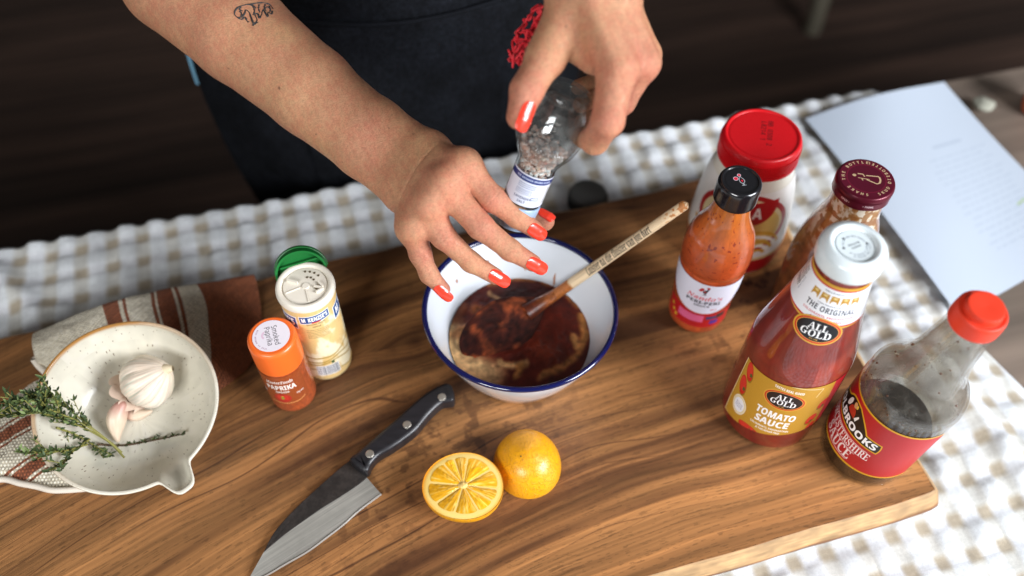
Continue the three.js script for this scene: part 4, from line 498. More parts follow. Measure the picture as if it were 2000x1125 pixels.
// ------------------------------------------------------------------ knife
{
  const t = thing('kitchen_knife', 'kitchen knife with dark forged blade and black riveted handle lying on the board', 'knife');
  const org = pl(716, 915, 0), toL = (x, y, h) => { const p = pl(x, y, h); return new THREE.Vector2(p.x - org.x, -(p.z - org.z)); }; t.position.set(org.x, 0, org.z);
  const ext = (pts, d, y, b, bs = 3) => { const s = new THREE.Shape(pts); const g = new THREE.ExtrudeGeometry(s, { depth: d - 2 * b, bevelEnabled: b > 0, bevelThickness: b, bevelSize: b, bevelOffset: -b, bevelSegments: bs, curveSegments: 4, steps: 1 }); g.rotateX(-Math.PI / 2); g.translate(0, y + b, 0); return g; };
  const spl = (p, h, n = 6) => { const c = new THREE.SplineCurve(p.map(([x, y]) => toL(x, y, h))); return c.getPoints(p.length * n); };
  const bound = [[717, 934], [700, 948], [664, 972], [630, 993], [594, 1018], [558, 1044], [535, 1063], [515, 1080]];
  const spine = [[515, 1080], [529, 1051], [547, 1026], [578, 993], [612, 961], [650, 927], [684, 899]];
  const edge = [[745, 965], [702, 997], [672, 1024], [637, 1051], [600, 1078], [558, 1102], [520, 1124], [478, 1142]];
  const steel = dataTex(512, 512, (u, v, c) => { const n = fbm(u * 30, v * 30, 4, 3), l = fbm(u * 4, v * 260, 3, 8), s = 0.84 + 0.26 * l + 0.06 * (n - 0.5); c[0] = 186 * s; c[1] = 182 * s; c[2] = 172 * s; });
  const forged = dataTex(512, 512, (u, v, c) => { const n = fbm(u * 10, v * 10, 5, 13), f = fbm(u * 70, v * 70, 3, 23), s = 0.5 + 0.9 * n * (0.6 + 0.8 * f); c[0] = 52 * s; c[1] = 47 * s; c[2] = 44 * s; });
  const uvm = (g) => { const p = g.attributes.position, u = g.attributes.uv; for (let i = 0; i < p.count; i++) u.setXY(i, p.getX(i) * 9, p.getZ(i) * 9); return g; }; const BD = toL(490, 1130, 0.004).sub(toL(745, 965, 0.004)).normalize(), bu = (a) => [(a.x * BD.x + a.y * BD.y) * 6, (-a.x * BD.y + a.y * BD.x) * 6];
  part('forged_spine', uvm(ext([...spl(bound, 0.004), ...spl(spine, 0.004), toL(684, 899, 0.004), toL(716, 918, 0.004)], 0.0028, 0.0022, 0.0006)), std({ map: forged, roughness: 0.55, metalness: 0.25, bumpMap: forged, bumpScale: 0.0004 }), t, 'dark rough forged upper part of the blade');
  { const b = spl(bound, 0.004), e = spl(edge, 0.0025); const pos = [], idx = [], uv = [], N = 60; const cb = new THREE.SplineCurve(b), ce = new THREE.SplineCurve(e); for (let i = 0; i <= N; i++) { const p = cb.getPoint(i / N), q = ce.getPoint(i / N); const tip = i / N; for (const [a, y] of [[p, 0.0048], [q, 0.0012], [q, 0.0009], [p, 0.0024]]) { pos.push(a.x, y, -a.y); uv.push(...bu(a)); } if (i < N) for (let k = 0; k < 3; k++) { const a = i * 4 + k; idx.push(a, a + 1, a + 4, a + 4, a + 1, a + 5); } }
    let g = new THREE.BufferGeometry(); g.setAttribute('position', new THREE.Float32BufferAttribute(pos, 3)); g.setAttribute('uv', new THREE.Float32BufferAttribute(uv, 2)); g.setIndex(idx); g = g.toNonIndexed(); g.computeVertexNormals(); part('ground_edge', g, std({ map: steel, metalness: 0.55, roughness: 0.34, side: THREE.DoubleSide }), t, 'bare steel lower part of the blade'); const bp = [], bi = []; for (let i = 0; i <= N; i++) { const p = cb.getPoint(i / N), q = ce.getPoint(i / N), d = p.clone().sub(q).normalize(); const m = q.clone().addScaledVector(d, 0.0007); bp.push(m.x, 0.0026, -m.y, q.x - d.x * 0.0002, 0.0011, -(q.y - d.y * 0.0002)); if (i < N) bi.push(i * 2, i * 2 + 1, i * 2 + 2, i * 2 + 2, i * 2 + 1, i * 2 + 3); } const bgm = new THREE.BufferGeometry(); bgm.setAttribute('position', new THREE.Float32BufferAttribute(bp, 3)); bgm.setIndex(bi); bgm.computeVertexNormals(); part('cutting_bevel', bgm, std({ color: srgb(186, 184, 178), metalness: 0.6, roughness: 0.35, side: THREE.DoubleSide }), t); }
  const hp = [[684, 899], [700, 885], [724, 864], [774, 821], [828, 774], [857, 756], [874, 751], [882, 756], [887, 785], [864, 791], [840, 812], [814, 843], [790, 862], [767, 878], [740, 894], [727, 908], [717, 924]];
  const hs = new THREE.CatmullRomCurve3(hp.map((q) => { const v = toL(...q, 0.011); return V(v.x, v.y, 0); }), true, 'centripetal', 0.5).getPoints(110).map((v) => new THREE.Vector2(v.x, v.y));
  const hm = dataTex(256, 256, (u, v, c) => { const s = 0.75 + 0.5 * fbm(u * 12, v * 60, 4, 3); c[0] = 33 * s; c[1] = 32 * s; c[2] = 35 * s; });
  part('handle', uvm(ext(hs, 0.0155, 0.0004, 0.0038, 5)), std({ map: hm, roughness: 0.36 }), t);
  for (const [x, y] of [[722, 886], [795, 829], [863, 775]]) { const v = toL(x, y, 0.016), g = lathe(smoothProfile([[0, 0.0036], [0.0002, 0.0035], [0.0005, 0.0028], [0.0006, 0.0001]], 3), 28); const m = part('rivet', g, std({ color: srgb(190, 184, 172), metalness: 0.8, roughness: 0.4 }), t); m.position.set(v.x, 0.0157, -v.y); }
}
// ------------------------------------------------------------------ lemon
const rindTex = dataTex(512, 512, (u, v, c) => { const n = fbm(u * 8, v * 8, 3, 3), p = n2(u * 160, v * 110, 7), s = 0.95 + 0.07 * n - (p > 0.78 ? 0.07 : 0); c[0] = 243 * s; c[1] = 168 * s; c[2] = 15 * s; });
const rindMat = std({ map: rindTex, bumpMap: rindTex, bumpScale: 0.003, roughness: 0.36, clearcoat: 0.25, clearcoatRoughness: 0.25 });
{
  const t = thing('lemon_half', 'lemon half lying with its juicy cut face up beside the knife', 'lemon'), R = 0.0318; const c = pl(905, 948, 0.026); t.position.copy(c);
  const n = V(-0.02, 1, -0.10).normalize(); t.quaternion.setFromUnitVectors(V(0, 1, 0), n); t.rotateY(0.3);
  const out = (a) => R * (0.965 - 0.05 * Math.cos(2 * a + 0.75) + 0.012 * Math.sin(3 * a));
  const g = gridGeo(96, 40, (s, q) => { const a = s * 2 * Math.PI, th = q * Math.PI / 2, r = out(a) * Math.cos(th), y = -Math.sin(th) * R * 0.84 - (q > 0.9 ? (q - 0.9) * 0.0 : 0); return V(r * Math.sin(a), y, r * Math.cos(a)); }, (s, q) => [s * 2, q * 0.6]); g.index.array.reverse(); g.computeVertexNormals(); part('rind', g, rindMat, t);
  const pith = gridGeo(96, 10, (s, q) => { const a = s * 2 * Math.PI, r = out(a) * q; return V(r * Math.sin(a), 0.0003 * Math.sin(q * Math.PI) - (q > 0.95 ? 0.0006 * (q - 0.95) * 20 : 0), r * Math.cos(a)); });
  colored(pith, (x, y, z, o) => { const d = Math.hypot(x, z) / R, k = sst(0.9, 1.0, d); const cc = srgb(lerp(244, 238, k), lerp(212, 160, k), lerp(124, 16, k)); o[0] = cc.r; o[1] = cc.g; o[2] = cc.b; }); part('pith', pith, std({ vertexColors: true, roughness: 0.4, clearcoat: 0.4, clearcoatRoughness: 0.2 }), t);
  const rr = seeded(12), N = 10; let a0 = 0.25; const ws = Array.from({ length: N }, () => 0.55 + 0.9 * rr()), tot = ws.reduce((a, b) => a + b);
  ws.forEach((w, k) => { const aw = w / tot * 2 * Math.PI, a1 = a0 + aw, b0 = a0; a0 = a1; const cut = rr() < 0.3;
    const g = gridGeo(16, 26, (s, q) => { const ed = Math.min(s, 1 - s) * 2, a = lerp(b0, a1, s), rad = lerp(0.10 + 0.05 * Math.abs(s - 0.5) * 2, 0.845 - 0.05 * Math.pow(Math.abs(2 * s - 1), 4), q), inset = (0.00022 + 0.00045 * fbm(q * 7, k * 3, 2, 5)) / Math.max(0.004, rad * R) * (1 - 2 * s), r = out(a) * rad; const bump = Math.sqrt(Math.min(ed, 1)) * Math.sqrt(Math.sin(Math.PI * clamp(q * 0.94 + 0.03))); return V(r * Math.sin(a + inset), 0.0001 + 0.0013 * bump + 0.0009 * (fbm(r * Math.sin(a) * 700, r * Math.cos(a) * 700, 2, 5) - 0.5) * bump, r * Math.cos(a + inset)); });
    const tone = 0.9 + 0.2 * rr(); colored(g, (x, y, z, o) => { const a = Math.atan2(x, z), d = Math.hypot(x, z) / R, v = fbm(a * 16, d * 6, 3, 7), s = (0.86 + 0.28 * v) * tone, st = sst(0.5, 0.75, fbm(a * 26, d * 3, 2, 17)), cc = srgb(Math.min(255, lerp(232, 250, st) * s), lerp(166, 206, st) * s, lerp(26, 96, st) * (0.7 + 0.6 * v)); o[0] = cc.r; o[1] = cc.g; o[2] = cc.b; });
    part('segment', g, std({ vertexColors: true, roughness: 0.22, clearcoat: 0.7, clearcoatRoughness: 0.1 }), t); });
  const core = new THREE.IcosahedronGeometry(0.0028, 4), cp = core.attributes.position; for (let i = 0; i < cp.count; i++) { const k = 0.7 + 0.6 * n3(cp.getX(i) * 700 + 5, cp.getY(i) * 700, cp.getZ(i) * 700); cp.setXYZ(i, cp.getX(i) * k * 1.3, cp.getY(i) * k * 0.4 + 0.0006, cp.getZ(i) * k); } core.computeVertexNormals(); part('core', core, std({ color: srgb(236, 200, 120), roughness: 0.5 }), t);
}
{
  const t = thing('lemon_half', 'lemon half standing on its cut face with the smooth yellow peel up', 'lemon'), R = 0.0287; const c = pl(1030, 902, 0.008); t.position.set(c.x, 0.0005, c.z); t.rotation.set(0.0, 0.4, 0.0);
  const g = gridGeo(110, 60, (s, q) => { const a = s * 2 * Math.PI, th = q * Math.PI / 2; let r = R * Math.pow(Math.cos(th), 0.94) * (1 + 0.02 * Math.cos(2 * a)), y = R * 1.12 * Math.sin(th); const tip = Math.exp(-Math.pow((th - 1.5708) / 0.17, 2)), ring = Math.exp(-Math.pow((th - 1.18) / 0.11, 2)); y += 0.0012 * tip - 0.0003 * ring; return V(r * Math.sin(a), y, r * Math.cos(a)); }, (s, q) => [s * 2, q * 0.6]); part('rind', g, rindMat, t);
  part('cut_face', new THREE.CircleGeometry(R * 0.985, 60).rotateX(Math.PI / 2).translate(0, 0.0004, 0), std({ color: srgb(236, 200, 90), roughness: 0.5 }), t);
  const sc = part('stem_scar', new THREE.SphereGeometry(0.0007, 12, 8), std({ color: srgb(92, 72, 24), roughness: 0.8 }), t); sc.position.set(-0.0075, R * 1.075, 0.003);
}
// ------------------------------------------------------------------ pottery bowl with garlic and thyme on a towel
const knit = dataTex(256, 256, (u, v, c) => { const R = 16, row = Math.floor(v * R), x = (u * 14 + (row & 1) * 0.5), f = x - Math.floor(x), g = v * R - row; const k = Math.exp(-(((f - 0.5) / 0.3) ** 2 + ((g - 0.5) / 0.36) ** 2)); c[0] = c[1] = c[2] = 255 * clamp(k * 1.1); }, false);
{
  const bands = [[0, 'c'], [0.060, 'd'], [0.072, 'c'], [0.075, 'd'], [0.0775, 'c'], [0.097, 'd'], [0.1, 'c'], [0.102, 'd'], [0.116, 'c'], [0.1185, 'd'], [0.1215, 'c'], [0.140, 'b']];
  const stripeTex = (bs, W, seed, bcol) => { const t = dataTex(1024, 512, (u, v, c) => { const x = u * W; let k = 'c'; for (const [s, q] of bs) if (x >= s) k = q; const row = Math.floor(v * 84), st = u * W / 0.0031 + (row & 1) * 0.5, f = st - Math.floor(st), gg = v * 84 - row, stitch = Math.exp(-(((f - 0.5) / 0.33) ** 2 + ((gg - 0.5) / 0.4) ** 2)), n = 0.85 + 0.3 * fbm(u * 120, v * 70, 2, seed); const A = k === 'c' ? [244, 232, 206] : k === 'd' ? [150, 86, 56] : bcol; const s = (0.62 + 0.6 * stitch) * n; c[0] = A[0] * s; c[1] = A[1] * s; c[2] = A[2] * s; }); return t; };
  const surf = (rows, nx, ny) => { const R = rows.map((r) => new THREE.CatmullRomCurve3(r.map(([x, y, h]) => pl(x, y, h)), false, 'centripetal')); return gridGeo(nx, ny, (s, q) => { const cols = R.map((c) => c.getPoint(s)); const p = new THREE.CatmullRomCurve3(cols, false, 'centripetal').getPoint(q); p.y += 0.006 * (fbm(s * 9 + q * 4, q * 5 - s * 3, 3, 3) - 0.5) * Math.sin(Math.PI * clamp(q)) + 0.0006 * Math.sin(s * 190) * Math.sin(q * 110) * 0.6; p.y = Math.max(p.y, 0.0008); return p; }, (s, q) => [s, q]); };
  const A = surf([[[74, 648, 0.001], [190, 606, 0.001], [300, 576, 0.001], [400, 558, 0.001], [494, 542, 0.001]], [[64, 652, 0.016], [176, 604, 0.021], [300, 570, 0.017], [404, 552, 0.013], [496, 537, 0.01]], [[62, 672, 0.024], [180, 622, 0.026], [306, 602, 0.018], [420, 578, 0.013], [503, 560, 0.009]], [[68, 698, 0.016], [195, 668, 0.02], [318, 650, 0.014], [428, 630, 0.01], [510, 610, 0.005]], [[80, 716, 0.004], [205, 725, 0.01], [325, 720, 0.009], [432, 690, 0.007], [508, 675, 0.003]], [[98, 735, 0.001], [215, 780, 0.004], [330, 790, 0.006], [424, 764, 0.003], [482, 722, 0.001]]], 200, 110);
  const knitA = knit.clone(); knitA.repeat.set(4.6, 5.25); knitA.needsUpdate = true;
  const tw0 = thing('knitted_towel', 'brown and cream striped knitted towel crumpled under the pottery bowl', 'towel');
  part('folded_layer', A, std({ map: stripeTex(bands, 0.2, 4, [160, 92, 58]), roughness: 0.95, bumpMap: knitA, bumpScale: 0.0004, sheen: 0.2, sheenColor: new THREE.Color(0.8, 0.7, 0.6) }), tw0);
  const B = surf([[[-60, 850, 0.001], [-8, 808, 0.001], [34, 770, 0.001], [75, 742, 0.001], [150, 735, 0.001], [230, 750, 0.001]], [[-60, 868, 0.006], [-2, 822, 0.009], [44, 785, 0.009], [90, 762, 0.007], [165, 760, 0.005], [240, 770, 0.004]], [[-60, 905, 0.006], [0, 870, 0.009], [50, 845, 0.009], [105, 835, 0.008], [180, 830, 0.005], [255, 830, 0.004]], [[-60, 935, 0.004], [4, 915, 0.006], [60, 905, 0.007], [125, 905, 0.006], [200, 900, 0.004], [270, 890, 0.004]], [[-60, 950, 0.001], [8, 935, 0.001], [70, 948, 0.001], [130, 955, 0.001], [205, 952, 0.001], [280, 930, 0.001]]], 150, 90);
  const uvB = B.attributes.uv, pB = B.attributes.position, ob = pl(20, 930, 0); for (let i = 0; i < uvB.count; i++) { const x = pB.getX(i) - ob.x, z = pB.getZ(i) - ob.z; const a = 0.9; uvB.setXY(i, (x * Math.cos(a) + z * Math.sin(a) + 0.06) / 0.2, (-x * Math.sin(a) + z * Math.cos(a)) / 0.2); }
  part('lower_layer', B, std({ map: stripeTex([[0, 'c'], [0.018, 'd'], [0.020, 'c'], [0.0225, 'd'], [0.033, 'c'], [0.035, 'd'], [0.037, 'c'], [0.058, 'd'], [0.060, 'c'], [0.062, 'd'], [0.072, 'c'], [0.074, 'd'], [0.076, 'c'], [0.1, 'd'], [0.110, 'c'], [0.14, 'd'], [0.15, 'c']], 0.2, 9, [150, 86, 56]), roughness: 0.95, bumpMap: knitA, bumpScale: 0.0004, sheen: 0.2, sheenColor: new THREE.Color(0.8, 0.7, 0.6) }), tw0);
  part('hem', tube([[-60, 950], [6, 936], [40, 944], [72, 950], [100, 957], [130, 957], [170, 954], [210, 952]].map(([x, y]) => pl(x, y, 0.0025)), 0.0026, 90, 10), std({ color: srgb(222, 212, 196), roughness: 0.95 }), tw0, 'white hem'); part('hem', tube([[66, 700, 0.012], [74, 712, 0.006], [86, 724, 0.003], [100, 738, 0.003]].map((q) => pl(...q)), 0.003, 30, 10), std({ color: srgb(222, 212, 196), roughness: 0.95 }), tw0, 'cream hem');
}
const POT = new THREE.Group();
{
  const t = thing('pottery_bowl', 'speckled cream pottery bowl with ochre rim and small pouring lip, holding garlic and thyme', 'bowl');
  const rimC = pl(247, 790, 0.058), n = V(0.17, 1, 0.24).normalize(), H = 0.048; t.position.copy(rimC).addScaledVector(n, -H); t.quaternion.setFromUnitVectors(V(0, 1, 0), n);
  t.updateMatrixWorld(true); POT.copy(t, false);
  const lipA = (() => { const p = t.worldToLocal(pl(350, 938, 0.048)); return Math.atan2(p.x, p.z); })();
  const R = 0.0695, prof = [[0.0005, 0.001], [0.0005, 0.034], [0.002, 0.040], [0.012, 0.054], [0.028, 0.0675], [0.041, 0.0745], [0.0465, 0.0768], [0.0485, 0.0765], [0.0488, 0.0752], [0.0475, 0.0735], [0.04, 0.0712], [0.028, 0.0645], [0.014, 0.0525], [0.0075, 0.043], [0.0055, 0.03], [0.0052, 0.001]].map(([h, r]) => [h, r * 0.905]);
  const sp = smoothProfile(prof, 6), NA = 220, pos = [], uv = [], idx = [], col = [];
  const lip = (a, h) => { let d = a - lipA; d = Math.atan2(Math.sin(d), Math.cos(d)); return [Math.exp(-Math.pow(d / 0.15, 4)) * sst(0.02, 0.047, h), d]; };
  sp.forEach(([h, r], i) => { for (let j = 0; j <= NA; j++) { const a = j / NA * 2 * Math.PI, [k, d] = lip(a, h), wob = 1 + 0.012 * Math.cos(2 * a + 1) + 0.006 * Math.cos(3 * a); const rr = r * wob + k * 0.0165 * sst(0.045, 0.0695, r); pos.push(rr * Math.sin(a), h - k * 0.0015, rr * Math.cos(a)); uv.push(j / NA * 3, i / sp.length * 1.4);
    const e = Math.exp(-Math.pow((h - 0.0487) / 0.0022, 2)) * sst(0.0645, 0.0672, r); const q = e * clamp(0.35 + 0.75 * Math.cos(a - 4.0) + 0.35 * (fbm(j * 0.16, 3, 3, 8) - 0.4)); const base = srgb(214, 209, 194), oc = srgb(158, 112, 56); col.push(lerp(base.r, oc.r, q), lerp(base.g, oc.g, q), lerp(base.b, oc.b, q));
    if (i < sp.length - 1 && j < NA) { const m = i * (NA + 1) + j; idx.push(m, m + 1, m + NA + 1, m + 1, m + NA + 2, m + NA + 1); } } });
  const g = new THREE.BufferGeometry(); g.setAttribute('position', new THREE.Float32BufferAttribute(pos, 3)); g.setAttribute('uv', new THREE.Float32BufferAttribute(uv, 2)); g.setAttribute('color', new THREE.Float32BufferAttribute(col, 3)); g.setIndex(idx); g.computeVertexNormals();
  const tx = dataTex(1024, 512, (u, v, c) => { const n = 0.94 + 0.1 * fbm(u * 14, v * 10, 3, 3), gx = u * 90, gy = v * 44, ix = Math.floor(gx), iy = Math.floor(gy); let d = 1; if (hsh(ix, iy, 5) > 0.955) { const r = 0.1 + 0.22 * hsh(ix, iy, 6) ** 2; d = sst(r * 0.6, r * 1.3, Math.hypot(gx - ix - 0.35 - 0.3 * hsh(ix, iy, 7), gy - iy - 0.35 - 0.3 * hsh(ix, iy, 8))); } c[0] = lerp(110, 255 * n, d); c[1] = lerp(84, 255 * n, d); c[2] = lerp(60, 252 * n, d); });
  part('body', g, std({ map: tx, vertexColors: true, roughness: 0.3, clearcoat: 0.35, clearcoatRoughness: 0.2 }), t);
}
const inPot = (x, y, lift) => { // the inner floor of the pottery bowl along a bearing, lifted
  const P = pl(x, y, 0.03), d = P.clone().sub(EYE).normalize(); let p = P.clone().addScaledVector(d, -0.08);
  for (let i = 0; i < 800; i++) { p.addScaledVector(d, 0.0005); const q = POT.worldToLocal(p.clone()), r = Math.hypot(q.x, q.z); const fl = r < 0.027 ? 0.0054 : r < 0.0475 ? lerp(0.0055, 0.014, (r - 0.027) / 0.0205) : r < 0.0584 ? lerp(0.014, 0.028, (r - 0.0475) / 0.0109) : lerp(0.028, 0.049, (r - 0.0584) / 0.01); if (q.y < fl + lift || p.y < lift + 0.001) return p; } return p; };
POT.updateMatrixWorld(true);
{ // garlic
  const t = thing('garlic_bulb', 'whole white garlic bulb lying on its side in the pottery bowl', 'garlic'); t.position.copy(inPot(287, 745, 0.019));
  const tip = at(334, 716, 1).sub(at(287, 745, 1)).normalize().addScaledVector(FW, -0.30).normalize(); t.quaternion.setFromUnitVectors(V(0, 1, 0), tip);
  const g = gridGeo(180, 90, (s, q) => { const a = s * 2 * Math.PI, th = q * Math.PI, y = -Math.cos(th); const lob = Math.pow(Math.abs(Math.cos(a * 3.5 + 0.6 * Math.sin(a))), 0.7); let r = Math.pow(Math.sin(th), 0.86) * (0.9 + 0.12 * lob * Math.sin(th)); const neck = sst(0.55, 1, y); r *= 1 - 0.1 * neck; r += 0.012 * Math.sin(a * 26 + 3 * fbm(q * 4, s * 9, 2, 4)) * Math.sin(th) * 0.5; const Y = y * 0.0182 * (1 + 0.25 * neck) ; const rr = r * 0.0226 + 0.0006 * (fbm(s * 20, q * 5, 3, 5) - 0.5); return V(rr * Math.sin(a), Y, rr * Math.cos(a)); }, (s, q) => [s, q]);
  g.index.array.reverse(); g.computeVertexNormals();
  const gt = dataTex(512, 256, (u, v, c) => { const l = fbm(u * 60, v * 3, 3, 4), b = fbm(u * 9, v * 5, 3, 6), k = sst(0.25, 0.08, v) * 0.7, s = 0.80 + 0.3 * l; const vn = sst(0.62, 0.8, fbm(u * 110, v * 4, 2, 14)) * 0.5; c[0] = lerp(lerp(222, 182, k), 190, vn) * s; c[1] = lerp(211, 146, k) * s - 10 * b; c[2] = lerp(194, 138, k) * s - 16 * b; });
  part('skin', g, std({ map: gt, roughness: 0.5, bumpMap: gt, bumpScale: 0.0008 }), t);
  const rs = [], r = seeded(4); for (let i = 0; i < 46; i++) { const a = r() * 6.28, l = 0.004 + 0.006 * r(), s = 0.3 + 0.9 * r(); rs.push(taperTube([V(0.006 * Math.sin(a), -0.0185, 0.006 * Math.cos(a)), V(0.009 * s * Math.sin(a), -0.021 - l * 0.4, 0.009 * s * Math.cos(a)), V(0.011 * s * Math.sin(a + 0.4), -0.021 - l, 0.011 * s * Math.cos(a + 0.4))], (q) => 0.0006 * (1 - q * 0.7), 6, 5)); }
  part('roots', mergeGeometries(rs), std({ color: srgb(196, 170, 146), roughness: 0.9 }), t).userData.kind = 'stuff';
  const fl = []; for (let i = 0; i < 7; i++) { const a = i * 0.9, f = gridGeo(10, 10, (s, q) => { const aa = a + (s - 0.5) * 0.9, rr = 0.0115 + 0.007 * q + 0.002 * Math.sin(i + s * 4), y = -0.0165 - 0.005 * q * (0.6 + 0.4 * Math.sin(i * 2 + s * 5)); return V(rr * Math.sin(aa), y, rr * Math.cos(aa)); }); fl.push(f); }
  part('papery_flake', mergeGeometries(fl), std({ color: srgb(196, 172, 152), roughness: 0.8, side: THREE.DoubleSide }), t).userData.kind = 'stuff';
  const cs = part('torn_tip', taperTube([V(0, 0.018, 0), V(0.001, 0.0235, 0.0005), V(0.003, 0.0275, 0.001)], (q) => lerp(0.0062, 0.0022, q), 10, 14), std({ color: srgb(206, 190, 158), roughness: 0.8 }), t);
}
function clove(label, x, y, lift, dirPx, s, pink) {
  const t = thing('garlic_clove', label, 'garlic clove'); t.position.copy(inPot(x, y, lift));
  const d = at(...dirPx, 1).sub(at(x, y, 1)).normalize(), f = FW.clone().negate().addScaledVector(d, FW.dot(d)).normalize(); t.quaternion.setFromRotationMatrix(new THREE.Matrix4().makeBasis(V().crossVectors(d, f), d, f));
  const g = gridGeo(60, 50, (a, q) => { const an = a * 2 * Math.PI, th = q * Math.PI, yy = -Math.cos(th); const r = Math.pow(Math.sin(th), 0.8) * lerp(1, 0.55, sst(-0.2, 1, yy)); const bend = 0.35 * (1 - yy * yy); return V((r * 0.8 * Math.sin(an) + bend - 0.2) * s * 0.55, yy * s, r * Math.cos(an) * s * 0.5 * (1 + 0.25 * Math.max(0, Math.sin(an)))); }); g.index.array.reverse(); g.computeVertexNormals();
  colored(g, (X, Y, Z, o) => { const k = sst(0.0, -s * 0.9, Y) * pink, n = fbm(Math.atan2(X, Z) * 9, Y * 200, 3, 3), c = srgb(lerp(216, 186, k) - 14 * n, lerp(198, 142, k) - 20 * n, lerp(174, 128, k) - 20 * n); o[0] = c.r; o[1] = c.g; o[2] = c.b; });
  part('skin', g, std({ vertexColors: true, roughness: 0.42 }), t);
}
clove('curved pinkish garlic clove standing between the bulb and the thyme', 231, 822, 0.010, [226, 858], 0.0175, 1);
clove('second garlic clove half hidden under the garlic bulb', 270, 808, 0.005, [292, 806], 0.012, 1);
{ // thyme
  const lm = std({ color: srgb(66, 84, 46), roughness: 0.6, side: THREE.DoubleSide }), lm2 = std({ color: srgb(112, 130, 74), roughness: 0.6, side: THREE.DoubleSide }), sm = std({ color: srgb(132, 128, 62), roughness: 0.6 }), sm2 = std({ color: srgb(84, 62, 40), roughness: 0.7 });
  const leaf = gridGeo(4, 6, (s, q) => { const w = Math.sin(Math.PI * Math.pow(q, 0.8)) * 0.5; return V((s - 0.5) * w, -0.12 * q * q - 0.3 * (s - 0.5) ** 2 * w, q); });
  const sprig = (label, pts, dens, seed, size, bright, branch = 0.5, leafFrom = 0.1) => {
    const t = thing('thyme_sprig', label, 'thyme', null), r = seeded(seed), P = pts.map(([x, y, l]) => inPot(x, y, l)); const o = P[0].clone(); t.position.copy(o); const Q = P.map((p) => p.clone().sub(o)), c = new THREE.CatmullRomCurve3(Q, false, 'centripetal'), L = c.getLength();
    const stems = [taperTube(Q, (q) => lerp(0.0009, 0.0005, q), 60, 7)], lg = [[], []], M = new THREE.Matrix4();
    const leaves = (p, d, k, sz) => { for (let i = 0; i < k; i++) { const a = r() * 6.28, u = V(Math.cos(a), Math.sin(a) * 0.7 + 0.25, Math.sin(a)).addScaledVector(d, 0.5 + 0.5 * r()).normalize(), x = V().crossVectors(u, V(r() - 0.5, 1, r() - 0.5)).normalize(), y = V().crossVectors(u, x), s = sz * (0.65 + 0.6 * r()); M.makeBasis(x.multiplyScalar(s * 0.72), y.multiplyScalar(s), u.multiplyScalar(s)).setPosition(p); lg[r() < bright ? 1 : 0].push(leaf.clone().applyMatrix4(M)); } };
    const n = Math.round(L / 0.006 * dens); for (let i = 0; i < n; i++) { const q = leafFrom + (1 - leafFrom) * Math.pow((i + r()) / n, 0.8), p = c.getPointAt(Math.min(1, q)), d = c.getTangentAt(Math.min(1, q)); leaves(p, d, 2 + Math.floor(r() * 2), size); if (r() < branch * q) { const bd = d.clone().add(V(r() - 0.5, 0.35 * r(), r() - 0.5).multiplyScalar(1.7)).normalize(), bl = 0.008 + 0.014 * r(), e = p.clone().addScaledVector(bd, bl), m = p.clone().addScaledVector(bd, bl * 0.5).add(V(0, 0.001, 0)); stems.push(taperTube([p, m, e], () => 0.00035, 8, 5)); for (let k = 1; k < 5; k++) leaves(p.clone().lerp(e, k / 4), bd, 2 + (k === 4 ? 2 : 0), size * 0.85); } }
    part('stem', mergeGeometries(stems), bright < 0.1 ? sm2 : sm, t); if (lg[0].length) part('dark_leaves', mergeGeometries(lg[0]), lm, t).userData.kind = 'stuff'; if (lg[1].length) part('pale_leaves', mergeGeometries(lg[1]), lm2, t).userData.kind = 'stuff';
  };
  sprig('long thyme sprig with yellow stem reaching furthest left over the bowl rim', [[243, 894, 0.002], [216, 866, 0.008], [165, 836, 0.02], [110, 815, 0.03], [66, 806, 0.034], [6, 812, 0.030]], 1.9, 3, 0.0062, 0.35, 0.9, 0.3);
  sprig('thyme sprig with bare stem lying just above the longest one', [[238, 884, 0.004], [200, 852, 0.014], [150, 822, 0.026], [98, 800, 0.036], [62, 783, 0.038], [22, 790, 0.034]], 1.8, 7, 0.006, 0.3, 0.9, 0.35);
  sprig('upper thyme sprig with leafy head crossing the left rim of the bowl', [[226, 872, 0.007], [172, 830, 0.02], [122, 790, 0.03], [92, 774, 0.036], [58, 775, 0.036]], 2.0, 11, 0.006, 0.35, 0.9, 0.25);
  sprig('dark brown dried thyme sprig pointing right across the bowl floor', [[190, 868, 0.003], [240, 870, 0.002], [300, 860, 0.002], [362, 847, 0.002]], 1.5, 17, 0.0046, 0.05, 0.2, 0.0);
  sprig('short thyme sprig hanging over the bowl rim at the lower left', [[170, 868, 0.006], [130, 880, 0.014], [92, 882, 0.02], [52, 886, 0.018]], 2.0, 23, 0.006, 0.55, 0.8, 0.05);
  sprig('small thyme tip hanging below the other sprigs inside the bowl', [[175, 858, 0.006], [140, 884, 0.010], [120, 912, 0.010]], 2.0, 29, 0.0058, 0.35, 0.6, 0.1);
  sprig('loose thyme leaves heaped in the shade under the stems', [[110, 835, 0.012], [150, 850, 0.006], [200, 880, 0.003], [222, 890, 0.002]], 2.4, 37, 0.005, 0.15, 0.4, 0.0);
}
